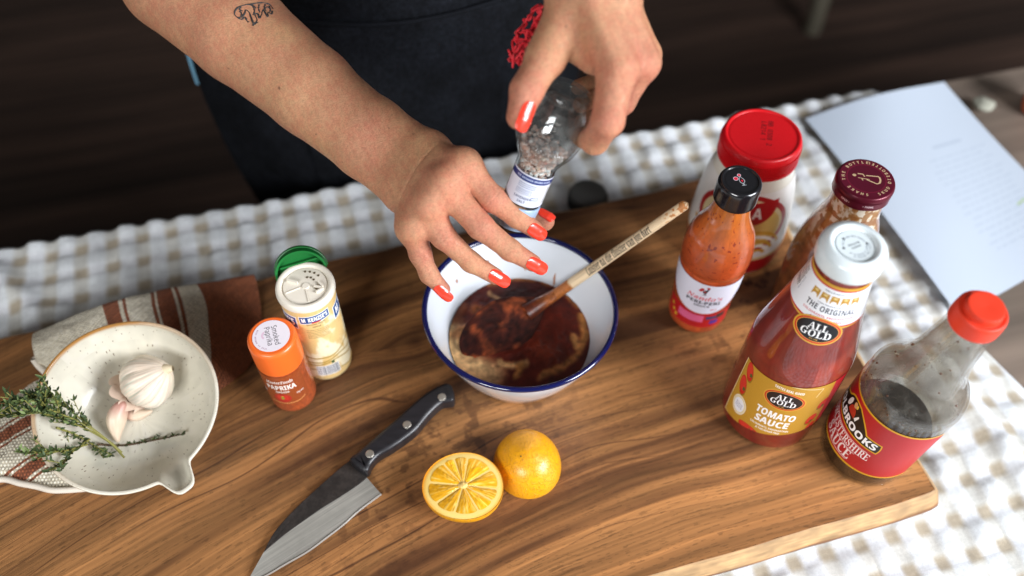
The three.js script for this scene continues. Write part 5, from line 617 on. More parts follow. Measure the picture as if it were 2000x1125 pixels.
// ------------------------------------------------------------------ the person: one continuous body meshed from a distance field
const ZS = 1.0625; const J = (x, y, z) => at(x, y, z * ZS);
const smin = (a, b, k) => { const h = Math.max(k - Math.abs(a - b), 0) / k; return Math.min(a, b) - h * h * k * 0.25; };
const bone = (a, b, ra, rb) => ({ ax: a.x, ay: a.y, az: a.z, ex: b.x - a.x, ey: b.y - a.y, ez: b.z - a.z, ra, rb, l2: a.distanceToSquared(b) });
const dBone = (o, x, y, z) => { const px = x - o.ax, py = y - o.ay, pz = z - o.az; let t = (px * o.ex + py * o.ey + pz * o.ez) / o.l2; t = t < 0 ? 0 : t > 1 ? 1 : t; const qx = px - o.ex * t, qy = py - o.ey * t, qz = pz - o.ez * t; return Math.sqrt(qx * qx + qy * qy + qz * qz) - (o.ra + (o.rb - o.ra) * t); };
const chain = (pts, radii) => { const o = []; for (let i = 0; i < pts.length - 1; i++) o.push(bone(pts[i], pts[i + 1], radii[i], radii[i + 1])); return o; };
function handField(arm, palm, fingers, creases, kPalm = 0.012, kRoot = 0.007) {
  return (x, y, z) => {
    let dp = 9, da = 9; for (const b of palm) dp = smin(dp, dBone(b, x, y, z), kPalm); for (const b of arm) da = smin(da, dBone(b, x, y, z), 0.006); dp = smin(dp, da, 0.012);
    if (dp > 0.12) { let far = true; for (const f of fingers) for (const b of f) if (dBone(b, x, y, z) < 0.05) { far = false; break; } if (far) return dp * 0.9 - 0.005 > 0.03 ? 0.03 : dp; }
    let d = dp; for (const f of fingers) { let df = 9; for (const b of f) df = smin(df, dBone(b, x, y, z), 0.0035); d = smin(d, smin(dp, df, kRoot), 0.0009); }
    if (d < 0.004 && d > -0.004) for (const c of creases) { const px = x - c.p.x, py = y - c.p.y, pz = z - c.p.z, r2 = px * px + py * py + pz * pz; if (r2 < c.R * c.R) { const s = px * c.a.x + py * c.a.y + pz * c.a.z, n = px * c.n.x + py * c.n.y + pz * c.n.z; if (n > 0 || c.open) d += c.amp * Math.exp(-Math.abs(s) / c.w) * (c.open ? 1 : clamp(n / 0.005)) * (1 - r2 / (c.R * c.R)); } }
    return d;
  };
}
function surfaceNets(f, lo, hi, cell) {
  const nx = Math.ceil((hi.x - lo.x) / cell) + 1, ny = Math.ceil((hi.y - lo.y) / cell) + 1, nz = Math.ceil((hi.z - lo.z) / cell) + 1, F = new Float32Array(nx * ny * nz), B = 8, reach = B * cell * 0.87 * 1.35 + 0.004;
  for (let bz = 0; bz < nz; bz += B) for (let by = 0; by < ny; by += B) for (let bx = 0; bx < nx; bx += B) {
    const c = f(lo.x + (bx + B / 2) * cell, lo.y + (by + B / 2) * cell, lo.z + (bz + B / 2) * cell), skip = Math.abs(c) > reach;
    for (let k = bz; k < Math.min(nz, bz + B); k++) for (let j = by; j < Math.min(ny, by + B); j++) for (let i = bx; i < Math.min(nx, bx + B); i++) F[(k * ny + j) * nx + i] = skip ? c : f(lo.x + i * cell, lo.y + j * cell, lo.z + k * cell);
  }
  const vid = new Int32Array(nx * ny * nz).fill(-1), P = [], I = [], off = [0, 1, nx, nx + 1, nx * ny, nx * ny + 1, nx * ny + nx, nx * ny + nx + 1], ED = [[0, 1], [2, 3], [4, 5], [6, 7], [0, 2], [1, 3], [4, 6], [5, 7], [0, 4], [1, 5], [2, 6], [3, 7]];
  for (let k = 0; k < nz - 1; k++) for (let j = 0; j < ny - 1; j++) for (let i = 0; i < nx - 1; i++) {
    const q = (k * ny + j) * nx + i; let m = 0; for (let n = 0; n < 8; n++) if (F[q + off[n]] < 0) m |= 1 << n; if (m === 0 || m === 255) continue;
    let sx = 0, sy = 0, sz = 0, n = 0; for (const [a, b] of ED) { const A = F[q + off[a]], C = F[q + off[b]]; if ((A < 0) !== (C < 0)) { const t = A / (A - C); sx += (a & 1) + t * ((b & 1) - (a & 1)); sy += ((a >> 1) & 1) + t * (((b >> 1) & 1) - ((a >> 1) & 1)); sz += (a >> 2) + t * ((b >> 2) - (a >> 2)); n++; } }
    vid[q] = P.length / 3; P.push(lo.x + (i + sx / n) * cell, lo.y + (j + sy / n) * cell, lo.z + (k + sz / n) * cell);
  }
  const quad = (a, b, c, d, flip) => { if (a < 0 || b < 0 || c < 0 || d < 0) return; flip ? I.push(a, c, b, a, d, c) : I.push(a, b, c, a, c, d); };
  for (let k = 1; k < nz - 1; k++) for (let j = 1; j < ny - 1; j++) for (let i = 1; i < nx - 1; i++) {
    const q = (k * ny + j) * nx + i, s = F[q] < 0;
    if (s !== F[q + 1] < 0) quad(vid[q - nx - nx * ny], vid[q - nx * ny], vid[q], vid[q - nx], !s);
    if (s !== F[q + nx] < 0) quad(vid[q - 1 - nx * ny], vid[q - nx * ny], vid[q], vid[q - 1], s);
    if (s !== F[q + nx * ny] < 0) quad(vid[q - 1 - nx], vid[q - nx], vid[q], vid[q - 1], !s);
  }
  const pos = new Float32Array(P), nor = new Float32Array(P.length), e = 0.0005;
  for (let v = 0; v < pos.length; v += 3) { let x = pos[v], y = pos[v + 1], z = pos[v + 2], gx, gy, gz; for (let it = 0; it < 2; it++) { const d = f(x, y, z); gx = f(x + e, y, z) - f(x - e, y, z); gy = f(x, y + e, z) - f(x, y - e, z); gz = f(x, y, z + e) - f(x, y, z - e); const l = Math.hypot(gx, gy, gz) || 1; gx /= l; gy /= l; gz /= l; const st = clamp(d, -cell, cell) * 0.8; x -= gx * st; y -= gy * st; z -= gz * st; } pos[v] = x; pos[v + 1] = y; pos[v + 2] = z; nor[v] = gx; nor[v + 1] = gy; nor[v + 2] = gz; }
  const g = new THREE.BufferGeometry(); g.setAttribute('position', new THREE.BufferAttribute(pos, 3)); g.setAttribute('normal', new THREE.BufferAttribute(nor, 3)); g.setIndex(I); return g;
}
function boxOf(bones, pad) { const lo = V(9, 9, 9), hi = V(-9, -9, -9); for (const b of bones) for (const t of [0, 1]) { const p = V(b.ax + b.ex * t, b.ay + b.ey * t, b.az + b.ez * t), r = t ? b.rb : b.ra; lo.min(p.clone().subScalar(r + pad)); hi.max(p.clone().addScalar(r + pad)); } return [lo, hi]; }
const toEye = (p) => EYE.clone().sub(p).normalize();
const castOn = (f, x, y) => { const d = rayDir(x, y).normalize(); let t = 0.3; for (let i = 0; i < 400; i++) { const p = EYE.clone().addScaledVector(d, t), s = f(p.x, p.y, p.z); if (s < 0.00005) return p; t += Math.max(0.0002, s * 0.6); if (t > 1.6) break; } return null; };
const crease = (p, dir, amp, w, R, open) => { const a = dir.clone().normalize(), e = toEye(p); return { p, a, n: e.addScaledVector(a, -e.dot(a)).normalize(), amp, w, R, open }; };

const person = thing('person', 'person in a dark apron with bright coral nails turning a salt grinder over the bowl', 'person');
// --- right arm and hand (left in the picture)
const SH_R = tw(-0.075, -0.80, 0.66), SH_L = tw(0.285, -0.80, 0.66);
const EL_R = J(340, -40, 0.672), WR_R = J(812, 333, 0.622);
const armR = [...chain([SH_R, EL_R.clone().lerp(SH_R, 0.35), EL_R], [0.048, 0.046, 0.041]), ...chain([EL_R, J(470, 66, 0.66), J(608, 178, 0.648), J(718, 268, 0.637), J(800, 326, 0.625)], [0.0425, 0.0395, 0.0345, 0.0285, 0.0215]), ...chain([J(620, 180, 0.648), J(735, 250, 0.637), J(826, 303, 0.622)], [0.025, 0.0215, 0.0185]), ...chain([J(620, 210, 0.648), J(715, 292, 0.638), J(790, 364, 0.624)], [0.025, 0.0220, 0.0185])];
const fI = [[905, 324, 0.588], [961, 388, 0.589], [1010, 424, 0.597], [1045, 449, 0.606]].map((q) => J(...q));
const fM = [[866, 362, 0.584], [938, 442, 0.587], [996, 488, 0.597], [1041, 514, 0.608]].map((q) => J(...q));
const fR = [[836, 402, 0.588], [866, 462, 0.594], [920, 512, 0.604], [968, 540, 0.613]].map((q) => J(...q));
const fP = [[806, 444, 0.598], [821, 496, 0.605], [838, 536, 0.611], [865, 565, 0.616]].map((q) => J(...q));
const fT = [[866, 330, 0.627], [930, 372, 0.640], [1005, 405, 0.639], [1064, 432, 0.632]].map((q) => J(...q));
const fingersR = [chain(fI, [0.0112, 0.0092, 0.0078, 0.0064]), chain(fM, [0.0112, 0.0092, 0.0078, 0.0064]), chain(fR, [0.0108, 0.0088, 0.0074, 0.0062]), chain(fP, [0.0098, 0.008, 0.0068, 0.0056]), chain(fT, [0.0125, 0.0112, 0.0098, 0.0076])];
const cI = J(840, 306, 0.615), cM = J(822, 322, 0.612), cR = J(806, 344, 0.613), cP = J(796, 366, 0.616);
const palmR = [bone(cI, fI[0], 0.0135, 0.0115), bone(cM, fM[0], 0.0135, 0.0115), bone(cR, fR[0], 0.0132, 0.011), bone(cP, fP[0], 0.0128, 0.0105), bone(cI, cP, 0.0145, 0.014), bone(J(850, 340, 0.625), J(880, 372, 0.612), 0.014, 0.012), bone(J(820, 380, 0.622), J(840, 420, 0.612), 0.014, 0.011)];
const ridge = (palm, c, m, h) => { const e0 = toEye(c), e1 = toEye(m); palm.push(bone(c.clone().addScaledVector(e0, h), m.clone().addScaledVector(e1, h - 0.001), 0.0042, 0.0036)); palm.push(bone(m.clone().addScaledVector(e1, 0.0040), m.clone().addScaledVector(e1, 0.0041).add(V(0.0004, 0, 0)), 0.0088, 0.0088)); };
[[cI, fI], [cM, fM], [cR, fR], [cP, fP]].forEach(([c, f]) => ridge(palmR, c, f[0], 0.0105));
const kn = (c, i, d) => [crease(c[i].clone(), c[i + 1].clone().sub(c[i - 1]), 0.0010, 0.0010, 0.0125), crease(c[i].clone().addScaledVector(c[i + 1].clone().sub(c[i - 1]).normalize(), 0.0026), c[i + 1].clone().sub(c[i - 1]), 0.0008, 0.0009, 0.0115), crease(c[i].clone().addScaledVector(c[i + 1].clone().sub(c[i - 1]).normalize(), -0.0026), c[i + 1].clone().sub(c[i - 1]), 0.0008, 0.0009, 0.0115)];
const kd = (c) => [crease(c[2].clone(), c[3].clone().sub(c[1]), 0.0006, 0.0008, 0.0095), crease(c[2].clone().addScaledVector(c[3].clone().sub(c[1]).normalize(), 0.0018), c[3].clone().sub(c[1]), 0.0005, 0.0008, 0.009)];
const wristDir = J(880, 380, 0.60).sub(J(700, 270, 0.64));
const creasesR = [...[fI, fM, fR, fP].flatMap((c) => [...kn(c, 1), ...kd(c)]), ...[[808, 334]].map(([x, y]) => crease(castOn(handField(armR, palmR, fingersR, []), x, y), wristDir, 0.0011, 0.0012, 0.030, true))];
const fieldR = handField(armR, palmR, fingersR, creasesR);
// --- left arm and hand (right in the picture)
const WR_L = J(1157, -22, 0.530), EL_L = tw(0.335, -0.70, 0.42);
const armL = [...chain([SH_L, EL_L], [0.048, 0.042]), ...chain([EL_L, EL_L.clone().lerp(WR_L, 0.5), WR_L], [0.042, 0.034, 0.021]), bone(EL_L.clone().lerp(WR_L, 0.6), J(1122, -18, 0.532), 0.022, 0.0178), bone(EL_L.clone().lerp(WR_L, 0.6), J(1194, -20, 0.530), 0.022, 0.0178)];
const gI = [[1206, 132, 0.523], [1187, 236, 0.524], [1162, 274, 0.548], [1138, 268, 0.570]].map((q) => J(...q));
const gM = [[1252, 122, 0.535], [1212, 196, 0.551], [1172, 236, 0.578], [1140, 240, 0.594]].map((q) => J(...q));
const gR = [[1256, 108, 0.553], [1210, 164, 0.577], [1168, 196, 0.601], [1136, 204, 0.613]].map((q) => J(...q));
const gP = [[1246, 80, 0.57], [1206, 126, 0.592], [1166, 160, 0.608], [1130, 170, 0.614]].map((q) => J(...q));
const gT = [[1100, 40, 0.533], [1066, 112, 0.529], [1029, 176, 0.524], [1014, 228, 0.523]].map((q) => J(...q));
const fingersL = [chain(gI, [0.0128, 0.0104, 0.0092, 0.0074]), chain(gM, [0.0118, 0.01, 0.0088, 0.007]), chain(gR, [0.0112, 0.0092, 0.008, 0.0066]), chain(gP, [0.01, 0.0082, 0.007, 0.006]), chain(gT, [0.0125, 0.0122, 0.0106, 0.0082])];
const dI = J(1158, 10, 0.524), dM = J(1190, 4, 0.53), dR = J(1198, 0, 0.54), dP = J(1190, -4, 0.552);
const palmL = [bone(dI, gI[0], 0.0165, 0.014), bone(dM, gM[0], 0.0155, 0.0125), bone(dR, gR[0], 0.015, 0.0115), bone(dP, gP[0], 0.0145, 0.0105), bone(J(1130, 6, 0.53), dM, 0.0155, 0.0160), bone(J(1116, 24, 0.532), gT[1], 0.0150, 0.0125), bone(J(1105, 60, 0.535), J(1190, 110, 0.534), 0.013, 0.0125), bone(J(1120, 80, 0.54), J(1160, 110, 0.536), 0.0105, 0.011)];
ridge(palmL, dI, gI[0], 0.0125); ridge(palmL, dM, gM[0], 0.0125); ridge(palmL, dR, gR[0], 0.0115);
const creasesL = [...kd(gT), crease(gT[2].clone().addScaledVector(gT[3].clone().sub(gT[1]).normalize(), -0.003), gT[3].clone().sub(gT[1]), 0.0004, 0.0008, 0.012), ...kn(gI, 1)];
const fieldL = handField(armL, palmL, fingersL, creasesL, 0.006, 0.0045);
// --- trunk under the clothes
const HIP = [0.088, -0.79];
const trunk = [bone(tw(HIP[0] - 0.05, HIP[1], 0.0), tw(HIP[0] - 0.06, HIP[1], 0.5), 0.085, 0.09), bone(tw(HIP[0] + 0.05, HIP[1], 0.0), tw(HIP[0] + 0.06, HIP[1], 0.5), 0.085, 0.09), bone(SH_R, SH_L, 0.055, 0.055), bone(tw(HIP[0], HIP[1], 0.62), tw(HIP[0], HIP[1] + 0.01, 0.75), 0.06, 0.05), bone(tw(HIP[0] - 0.08, HIP[1], -0.05), tw(HIP[0] - 0.09, HIP[1], -0.72), 0.075, 0.04), bone(tw(HIP[0] + 0.08, HIP[1], -0.05), tw(HIP[0] + 0.09, HIP[1], -0.72), 0.075, 0.04)];
const fieldT = (x, y, z) => { let d = 9; for (const b of trunk) d = smin(d, dBone(b, x, y, z), 0.05); for (const b of [armR[0], armR[1], armL[0]]) d = smin(d, dBone(b, x, y, z), 0.03); return d; };
{
  const redR = [[fI[0], 0.014], [fM[0], 0.013], [fR[0], 0.012], [fP[0], 0.011], [fI[1], 0.011], [fM[1], 0.011], [fR[1], 0.010], [fP[1], 0.010], [fI[3], 0.011], [fM[3], 0.011], [fR[3], 0.011], [fP[3], 0.011], [fT[3], 0.012], [gI[0], 0.015], [gM[0], 0.015], [gI[1], 0.016], [gT[2], 0.013], [gT[3], 0.013], [gM[1], 0.013]];
  const moles = [[545, 172, 0.0011], [617, 262, 0.0007], [446, 134, 0.0007], [668, 316, 0.0006], [808, 262, 0.0007], [1105, 51, 0.0006], [760, 250, 0.0006]].map(([x, y, r]) => [castOn(fieldR, x, y) ?? castOn(fieldL, x, y), r]).filter((m) => m[0]);
  const paint = (g) => colored(g, (x, y, z, o) => {
    let k = 0; for (const [p, r0] of redR) { const r = r0 * 1.2; const d2 = ((x - p.x) ** 2 + (y - p.y) ** 2 + (z - p.z) ** 2) / (r * r); if (d2 < 6) k += Math.exp(-d2) * 0.9; } k = clamp(k);
    const big = n3(x * 45, y * 45, z * 45), mid = n3(x * 190, y * 190, z * 190), fine = n3(x * 620, y * 620, z * 620), s = 0.90 + 0.16 * big + 0.08 * mid + 0.12 * (fine - 0.5); const rosy = n3(x * 28 + 7, y * 28, z * 28); let r = 0.56, g2 = lerp(0.30, 0.248, rosy), b = lerp(0.16, 0.142, rosy);
    r = lerp(r, 0.52, k * 0.85); g2 = lerp(g2, 0.18, k * 0.85); b = lerp(b, 0.12, k * 0.85); const f = mid > 0.72 && fine > 0.55 ? 0.9 : 1;
    let mo = 0; for (const [p, q] of moles) mo = Math.max(mo, sst(q * 1.5, q * 0.7, Math.hypot(x - p.x, y - p.y, z - p.z)));
    o[0] = lerp(r * s * f, 0.1, mo * 0.8); o[1] = lerp(g2 * s * f * (0.97 + 0.06 * big), 0.04, mo * 0.8); o[2] = lerp(b * s * f, 0.025, mo * 0.8);
  });
  const [a0, a1] = boxOf([...armR.slice(2), ...palmR, ...fingersR.flat()], 0.004), [b0, b1] = boxOf([...armL.slice(1), ...palmL, ...fingersL.flat()], 0.004), [c0, c1] = boxOf([...trunk, armR[0], armR[1], armL[0]], 0.02);
  const gs = [surfaceNets(fieldR, a0, a1, 0.0011), surfaceNets(fieldL, b0, b1, 0.0012), surfaceNets(fieldT, c0, c1, 0.014)].map(paint);
  const merged = mergeGeometries(gs), mp = merged.attributes.position, muv = new Float32Array(mp.count * 2); for (let i = 0; i < mp.count; i++) { muv[i * 2] = mp.getX(i) / 0.03; muv[i * 2 + 1] = (mp.getZ(i) * 0.8 - mp.getY(i) * 0.6) / 0.03; } merged.setAttribute('uv', new THREE.BufferAttribute(muv, 2));
  const pore = dataTex(256, 256, (u, v, c) => { const N = 44, x = u * N, y = v * N; let d1 = 9, d2 = 9; for (let j = -1; j < 2; j++) for (let i = -1; i < 2; i++) { const ix = Math.floor(x) + i, iy = Math.floor(y) + j, wx = (ix + N) % N, wy = (iy + N) % N, d = Math.hypot(ix + hsh(wx, wy, 1) - x, iy + hsh(wx, wy, 2) - y); if (d < d1) { d2 = d1; d1 = d; } else if (d < d2) d2 = d; } c[0] = c[1] = c[2] = 255 * clamp((d2 - d1) * 1.6); }, false);
  const mott = dataTex(256, 256, (u, v, c) => { const N = 30, f = (x, y, m) => { const ix = Math.floor(x), iy = Math.floor(y), fx = x - ix, fy = y - iy, w = (q) => ((q % m) + m) % m; return lerp(lerp(hsh(w(ix), w(iy), 3), hsh(w(ix + 1), w(iy), 3), fx), lerp(hsh(w(ix), w(iy + 1), 3), hsh(w(ix + 1), w(iy + 1), 3), fx), fy); }; const s = 0.88 + 0.1 * f(u * N, v * N, N) + 0.13 * f(u * 64, v * 64, 64), p = f(u * 12, v * 12, 12) - 0.5; c[0] = 245 * s; c[1] = (240 - 26 * p) * s; c[2] = (238 - 22 * p) * s; });
  part('body', merged, std({ vertexColors: true, map: mott, bumpMap: pore, bumpScale: 0.00028, roughness: 0.46, specularIntensity: 0.8, sheen: 0.15, sheenColor: new THREE.Color(1, 0.8, 0.7), sheenRoughness: 0.6 }), person);
}
// nails
{
  const nm = std({ color: srgb(238, 62, 42), roughness: 0.24, clearcoat: 0.6, clearcoatRoughness: 0.05 });
  const nail = (a, b, ra, rb, tilt, len, wid, t0, over, lift = 0.0004) => { // a -> b is the last bone; tilt turns the nail round it, from facing the camera
    const d = b.clone().sub(a).normalize(), e = toEye(b), n = e.addScaledVector(d, -e.dot(d)).normalize().applyAxisAngle(d, tilt * DEG), l = V().crossVectors(d, n), L = a.distanceTo(b);
    const fn = (s, q, th) => { const t = q * 2 - 1, ss = s * 2 - 1, wq = wid * (0.9 + 0.1 * q) * Math.pow(Math.max(0, 1 - Math.pow(Math.abs(t), 4)), 0.42), pos = L * t0 + len * (q - 0.5), k = clamp(pos / L), r = lerp(ra, rb, k) + lift + th + 0.0002 * Math.sin(Math.PI * q), ph = ss * wq / r; const drop = Math.max(0, pos - L - rb * 0.35) * 0.22 + 0.0009 * Math.pow(q, 3); return a.clone().addScaledVector(d, pos).addScaledVector(n, Math.cos(ph) * r - drop).addScaledVector(l, Math.sin(ph) * r); };
    const top = gridGeo(18, 26, (s, q) => fn(s, q, 0.0003 - 0.00025 * Math.pow(Math.abs(s * 2 - 1), 6))), bot = gridGeo(18, 26, (s, q) => fn(s, q, -0.0005));
    part('nail', mergeGeometries([top, bot]), nm, person);
  };
  const N = (c, ra, rb, ...o) => nail(c[2], c[3], ra, rb, ...o);
  N(fI, 0.0078, 0.0064, 4, 0.0185, 0.0058, 0.98, 1); N(fM, 0.0078, 0.0064, 4, 0.0212, 0.0060, 1.06, 1); N(fR, 0.0074, 0.0062, -2, 0.0205, 0.0056, 1.07, 1); N(fP, 0.0068, 0.0056, 26, 0.0178, 0.0048, 1.10, 1); N(fT, 0.0098, 0.0076, -52, 0.014, 0.0056, 1.02, 1);
  N(gT, 0.0106, 0.0082, -34, 0.0200, 0.0058, 1.02, 1);
}
// tattoo: ink lines on the skin
{
  const px = (p) => p.map(([x, y]) => castOn(fieldR, x, y)).filter(Boolean), strokes = [[[500, 16], [488, 9], [474, 11], [462, 17], [458, 27], [464, 34], [473, 32], [478, 26], [480, 19], [487, 25], [490, 33]], [[464, 34], [472, 38], [478, 33], [482, 40], [486, 44]], [[468, 22], [472, 27], [470, 31]], [[462, 20], [466, 25]], [[488, 9], [502, 6], [517, 6], [528, 10], [533, 18]], [[490, 33], [496, 46], [502, 40], [498, 28], [503, 27], [507, 36], [510, 30], [514, 20], [519, 27], [523, 33], [524, 24], [530, 28], [532, 22]], [[514, 20], [522, 14], [528, 18]], [[496, 46], [493, 50], [503, 44]], [[470, 14], [468, 19], [474, 22]], [[494, 12], [497, 22], [494, 30]], [[506, 9], [505, 18], [508, 25]], [[518, 9], [516, 16], [520, 22]], [[526, 12], [528, 20], [526, 24]]];
  const gs = []; for (const s of strokes) { const q = px(s); if (q.length > 2) gs.push(taperTube(q, (t) => 0.0006 + 0.0002 * Math.sin(t * 20), Math.max(20, q.length * 6), 6)); }
  if (gs.length) part('tattoo', mergeGeometries(gs), std({ color: srgb(52, 50, 50), roughness: 0.6 }), person, 'small dark line drawing of an animal inked on the forearm');
}
// clothes
{
  const cloth = dataTex(512, 512, (u, v, c) => { const n = fbm(u * 90, v * 90, 3, 3), b = fbm(u * 7, v * 7, 3, 9), s = 0.6 + 0.8 * n; const wv = hsh(Math.floor(u * 512), Math.floor(v * 512), 5), tt = s * (0.7 + 0.6 * wv); c[0] = lerp(12, 25, b) * tt; c[1] = lerp(13, 27, b) * tt; c[2] = lerp(15, 32, b) * tt; });
  const cm = std({ map: cloth, roughness: 0.95, specularIntensity: 0.15, bumpMap: cloth, bumpScale: 0.0006 }), blk = std({ color: srgb(13, 13, 15), specularIntensity: 0.15, roughness: 0.95 });
  const hw = (y) => lerp(0.15, 0.212, sst(-0.5, 0.05, y)) + 0.01 * sst(0.25, 0.55, y), hd = (y) => lerp(0.085, 0.112, sst(-0.5, 0.1, y)) + 0.01 * sst(0.2, 0.5, y);
  const at2 = (a, y, off) => { const fold = 0.006 * Math.sin(a * 9 + y * 5 + 2 * fbm(a * 2, y * 6, 2, 4)) * sst(0.15, -0.2, y) + 0.004 * (fbm(a * 3, y * 9, 3, 6) - 0.5), x = Math.sin(a) * (hw(y) + off + fold), z = Math.cos(a) * (hd(y) + off + fold); return tw(HIP[0] + x, HIP[1] + z, y); };
  part('dress', gridGeo(120, 80, (s, t) => at2(s * 2 * Math.PI, lerp(0.63, -0.5, t), 0), (s, t) => [s * 4, t * 4]), blk, person);
  const A0 = -1.75, A1 = 1.75;
  const ap = part('apron', mergeGeometries([gridGeo(110, 80, (s, t) => at2(lerp(A0, A1, s), lerp(0.5, -0.36, t), 0.006), (s, t) => [s * 3, t * 3])]), cm, person, 'dark blue black apron');
  const yP = 0.165; part('pocket', gridGeo(60, 40, (s, t) => { const y = lerp(yP, -0.12, t) - 0.012 * Math.sin(Math.PI * s) * (1 - t); return at2(lerp(-0.55, 0.85, s), y, 0.0095); }, (s, t) => [s * 1.4, t]), cm, ap);
  const hp = []; for (let i = 0; i <= 24; i++) { const s = i / 24; hp.push(at2(lerp(-0.55, 0.85, s), yP - 0.012 * Math.sin(Math.PI * s), 0.0105)); } part('pocket_hem', tube(hp, 0.0022, 80, 8), cm, ap);
  const sp = []; for (let i = 0; i <= 8; i++) sp.push(at2(A0 + 0.1 + 0.01 * i, lerp(0.10, 0.02, i / 8), 0.009));
  part('apron_tie', taperTube(sp, (q) => 0.0036 * (1 - 0.3 * q), 30, 8), std({ color: srgb(120, 172, 200), roughness: 0.8 }), person, 'pale blue strip at the side of the apron');
  for (const s of [-1, 1]) { part('trouser_leg', taperTube([tw(HIP[0] + s * 0.075, HIP[1], -0.3), tw(HIP[0] + s * 0.08, HIP[1], -0.55), tw(HIP[0] + s * 0.085, HIP[1], -0.745)], (q) => lerp(0.075, 0.05, q), 16, 20), blk, person); part('shoe', (() => { const g = new THREE.SphereGeometry(1, 24, 16, 0, 6.3, 0, 1.57); g.scale(0.045, 0.06, 0.12); return g; })(), blk, person).position.copy(tw(HIP[0] + s * 0.085, HIP[1] + 0.05, FLOOR + 0.001)); }
}
// red crinkled bracelet dangling from the left wrist
{
  const t = thing('crinkled_bracelet', 'red crinkled yarn bracelet hanging behind the thumb of the upper hand', 'bracelet'), o = J(1040, 60, 0.56); t.position.copy(o); const r = seeded(6), gs = [];
  for (let k = 0; k < 13; k++) { const pts = []; const ox = (r() - 0.5) * 40, oz = (r() - 0.5) * 0.02; for (let i = 0; i <= 15; i++) { const s = i / 15, x = lerp(1058, 1006, s) + ox * (0.5 + 0.6 * Math.sin(s * 3)) + (r() - 0.5) * 13, y = lerp(12, 128, s * (0.8 + 0.25 * r())) + (r() - 0.5) * 10; pts.push(J(x, y, 0.562 + oz + (r() - 0.5) * 0.008).sub(o)); } gs.push(tube(pts, 0.00095, 110, 6)); }
  for (let k = 0; k < 9; k++) { const s = r(), x = lerp(1055, 1006, s), y = lerp(20, 120, s), p = J(x, y, 0.56).sub(o); gs.push(tube([p, J(x - 8 - 14 * r(), y + 6 * (r() - 0.5), 0.56).sub(o), J(x - 14 - 12 * r(), y + 10 + 8 * r(), 0.562).sub(o)], 0.0007, 12, 6)); }
  part('yarn', mergeGeometries(gs), std({ color: srgb(205, 22, 38), roughness: 0.6, sheen: 0.4, sheenColor: new THREE.Color(1, 0.4, 0.4) }), t);
}
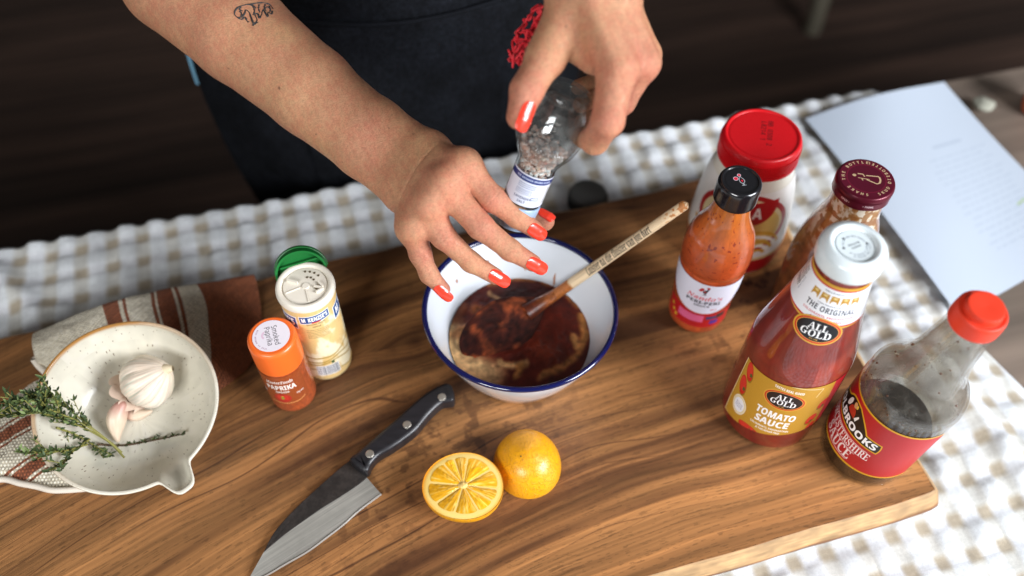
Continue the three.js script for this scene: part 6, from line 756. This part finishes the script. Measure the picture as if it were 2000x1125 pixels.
// ------------------------------------------------------------------ salt grinder
{
  const t = thing('salt_grinder', 'clear glass salt grinder held upside down over the bowl with pink salt in its neck', 'grinder');
  const base = J(1110, 172, 0.548), tip = J(1001, 432, 0.612), D = tip.clone().sub(base), Lg = D.length(); t.position.copy(base); const yy = D.clone().normalize(), e = toEye(base), zz = e.addScaledVector(yy, -e.dot(yy)).normalize(); t.quaternion.setFromRotationMatrix(new THREE.Matrix4().makeBasis(V().crossVectors(yy, zz), yy, zz)); // +z faces the eye
  const s = Lg / 0.125, S = (p) => p.map(([h, r]) => [h * s, r]);
  const out = smoothProfile(S([[0.0, 0.0125], [0.0006, 0.0165], [0.003, 0.0185], [0.006, 0.0188], [0.0075, 0.0181], [0.009, 0.0186], [0.018, 0.0215], [0.03, 0.0240], [0.038, 0.0243], [0.0425, 0.0237], [0.0436, 0.0229], [0.045, 0.0231], [0.051, 0.0212], [0.058, 0.0176], [0.064, 0.0153], [0.07, 0.0146], [0.1, 0.0144], [0.104, 0.0144]]), 5);
  const inn = out.filter(([h]) => h > 0.004 * s).map(([h, r]) => [h, r - 0.0019]).reverse();
  part('glass_body', lathe([[0, 0.0001], ...out, ...inn, [0.0042 * s, 0.0001]], 112), glassMat, t);
  { const dm = dataTex(256, 256, (u, v, c) => { c[0] = c[1] = c[2] = 255 * (0.93 - 0.2 * sst(0.35, 0.8, fbm(u * 18, v * 10, 4, 3))); }, false); part('added_haze_film', lathe(out.filter(([h]) => h > 0.012 * s && h < 0.062 * s).map(([h, r]) => [h, r - 0.0026]), 80), std({ color: srgb(236, 230, 228), transmission: 1, transmissionMap: dm, thickness: 0, ior: 1.15, roughness: 0.2, specularIntensity: 0.3 }), t); }  // added inner film: a grey haze that brightens the dark glass bulge
  const lt = canvasTex(800, 420, (g, w, h) => { g.fillStyle = '#ccd0dc'; g.fillRect(0, 0, w, h); g.save(); g.translate(w / 2, h / 2); g.rotate(Math.PI); g.translate(-w / 2, -h / 2); g.fillStyle = '#1d2f6a'; g.fillRect(0, 20, w, 72); g.fillStyle = '#c8d0e6'; g.font = sansB(34); g.textAlign = 'center'; g.fillText('USE GRINDER UPSIDE DOWN', 360, 68); g.fillStyle = '#27355e'; g.font = sansB(46); g.fillText('LAVENDER', 300, 330); g.fillText('SALT', 300, 382); tinyLines(g, 190, 120, 230, 3, 24, 5, '#5a6a90'); g.strokeStyle = '#54648c'; g.lineWidth = 4; g.strokeRect(190, 200, 190, 60); tinyLines(g, 200, 212, 160, 2, 22, 9, '#6a789a'); tinyLines(g, 400, 280, 110, 2, 30, 11, '#4a5a86'); g.restore(); barcode(g, 90, 40, 130, 260, 12); }, 10);
  part('neck_label', wrapLabel(out, -115, 70, 0.0985 * s, 0.0705 * s, 0.0004), std({ map: lt, roughness: 0.3 }), t, 'white and blue label');
  part('grinder_head', lathe(S([[0.102, 0.0135], [0.1022, 0.0146], [0.104, 0.0150], [0.109, 0.0149], [0.1094, 0.0141], [0.111, 0.0140], [0.1112, 0.0147], [0.124, 0.0142], [0.125, 0.013], [0.1245, 0.0001]]), 64), std({ color: srgb(150, 172, 196), roughness: 0.3 }), t);
  const r = seeded(2), gs = [], cs = [new THREE.Color(0.93, 0.68, 0.58), new THREE.Color(0.96, 0.85, 0.79), new THREE.Color(0.9, 0.6, 0.5), new THREE.Color(0.97, 0.92, 0.89)], cols = [];
  const cr = new THREE.IcosahedronGeometry(1, 0); const inst = new THREE.InstancedMesh(cr, std({ color: 0xffffff, roughness: 0.35 }), 2600), M = new THREE.Matrix4(), Q = new THREE.Quaternion(); let n = 0;
  for (let k = 0; k < 16000 && n < 2600; k++) { const h = lerp(0.0435, 0.101, r()) * s, R = radAt(out, h) - 0.0034, a = r() * 6.283, q = Math.sqrt(r()) * R;  const top = 0.0455 * s + 0.004 * Math.sin(a * 2) + 0.006 * r(); if (h < top) continue; const sz = 0.0007 + 0.0011 * r(); Q.setFromEuler(new THREE.Euler(r() * 6, r() * 6, r() * 6)); M.compose(V(q * Math.sin(a), h, q * Math.cos(a)), Q, V(sz, sz * (0.7 + 0.6 * r()), sz)); inst.setMatrixAt(n, M); inst.setColorAt(n, r() < 0.02 ? new THREE.Color(0.08, 0.06, 0.1) : cs[Math.floor(r() * 4)]); n++; }
  inst.count = n; inst.name = 'salt_crystals'; inst.userData.kind = 'stuff'; inst.castShadow = inst.receiveShadow = true; t.add(inst);
}
scene.traverse((o) => { if (o.isMesh) { o.castShadow = true; o.receiveShadow = true; } });
renderer.render(scene, camera);
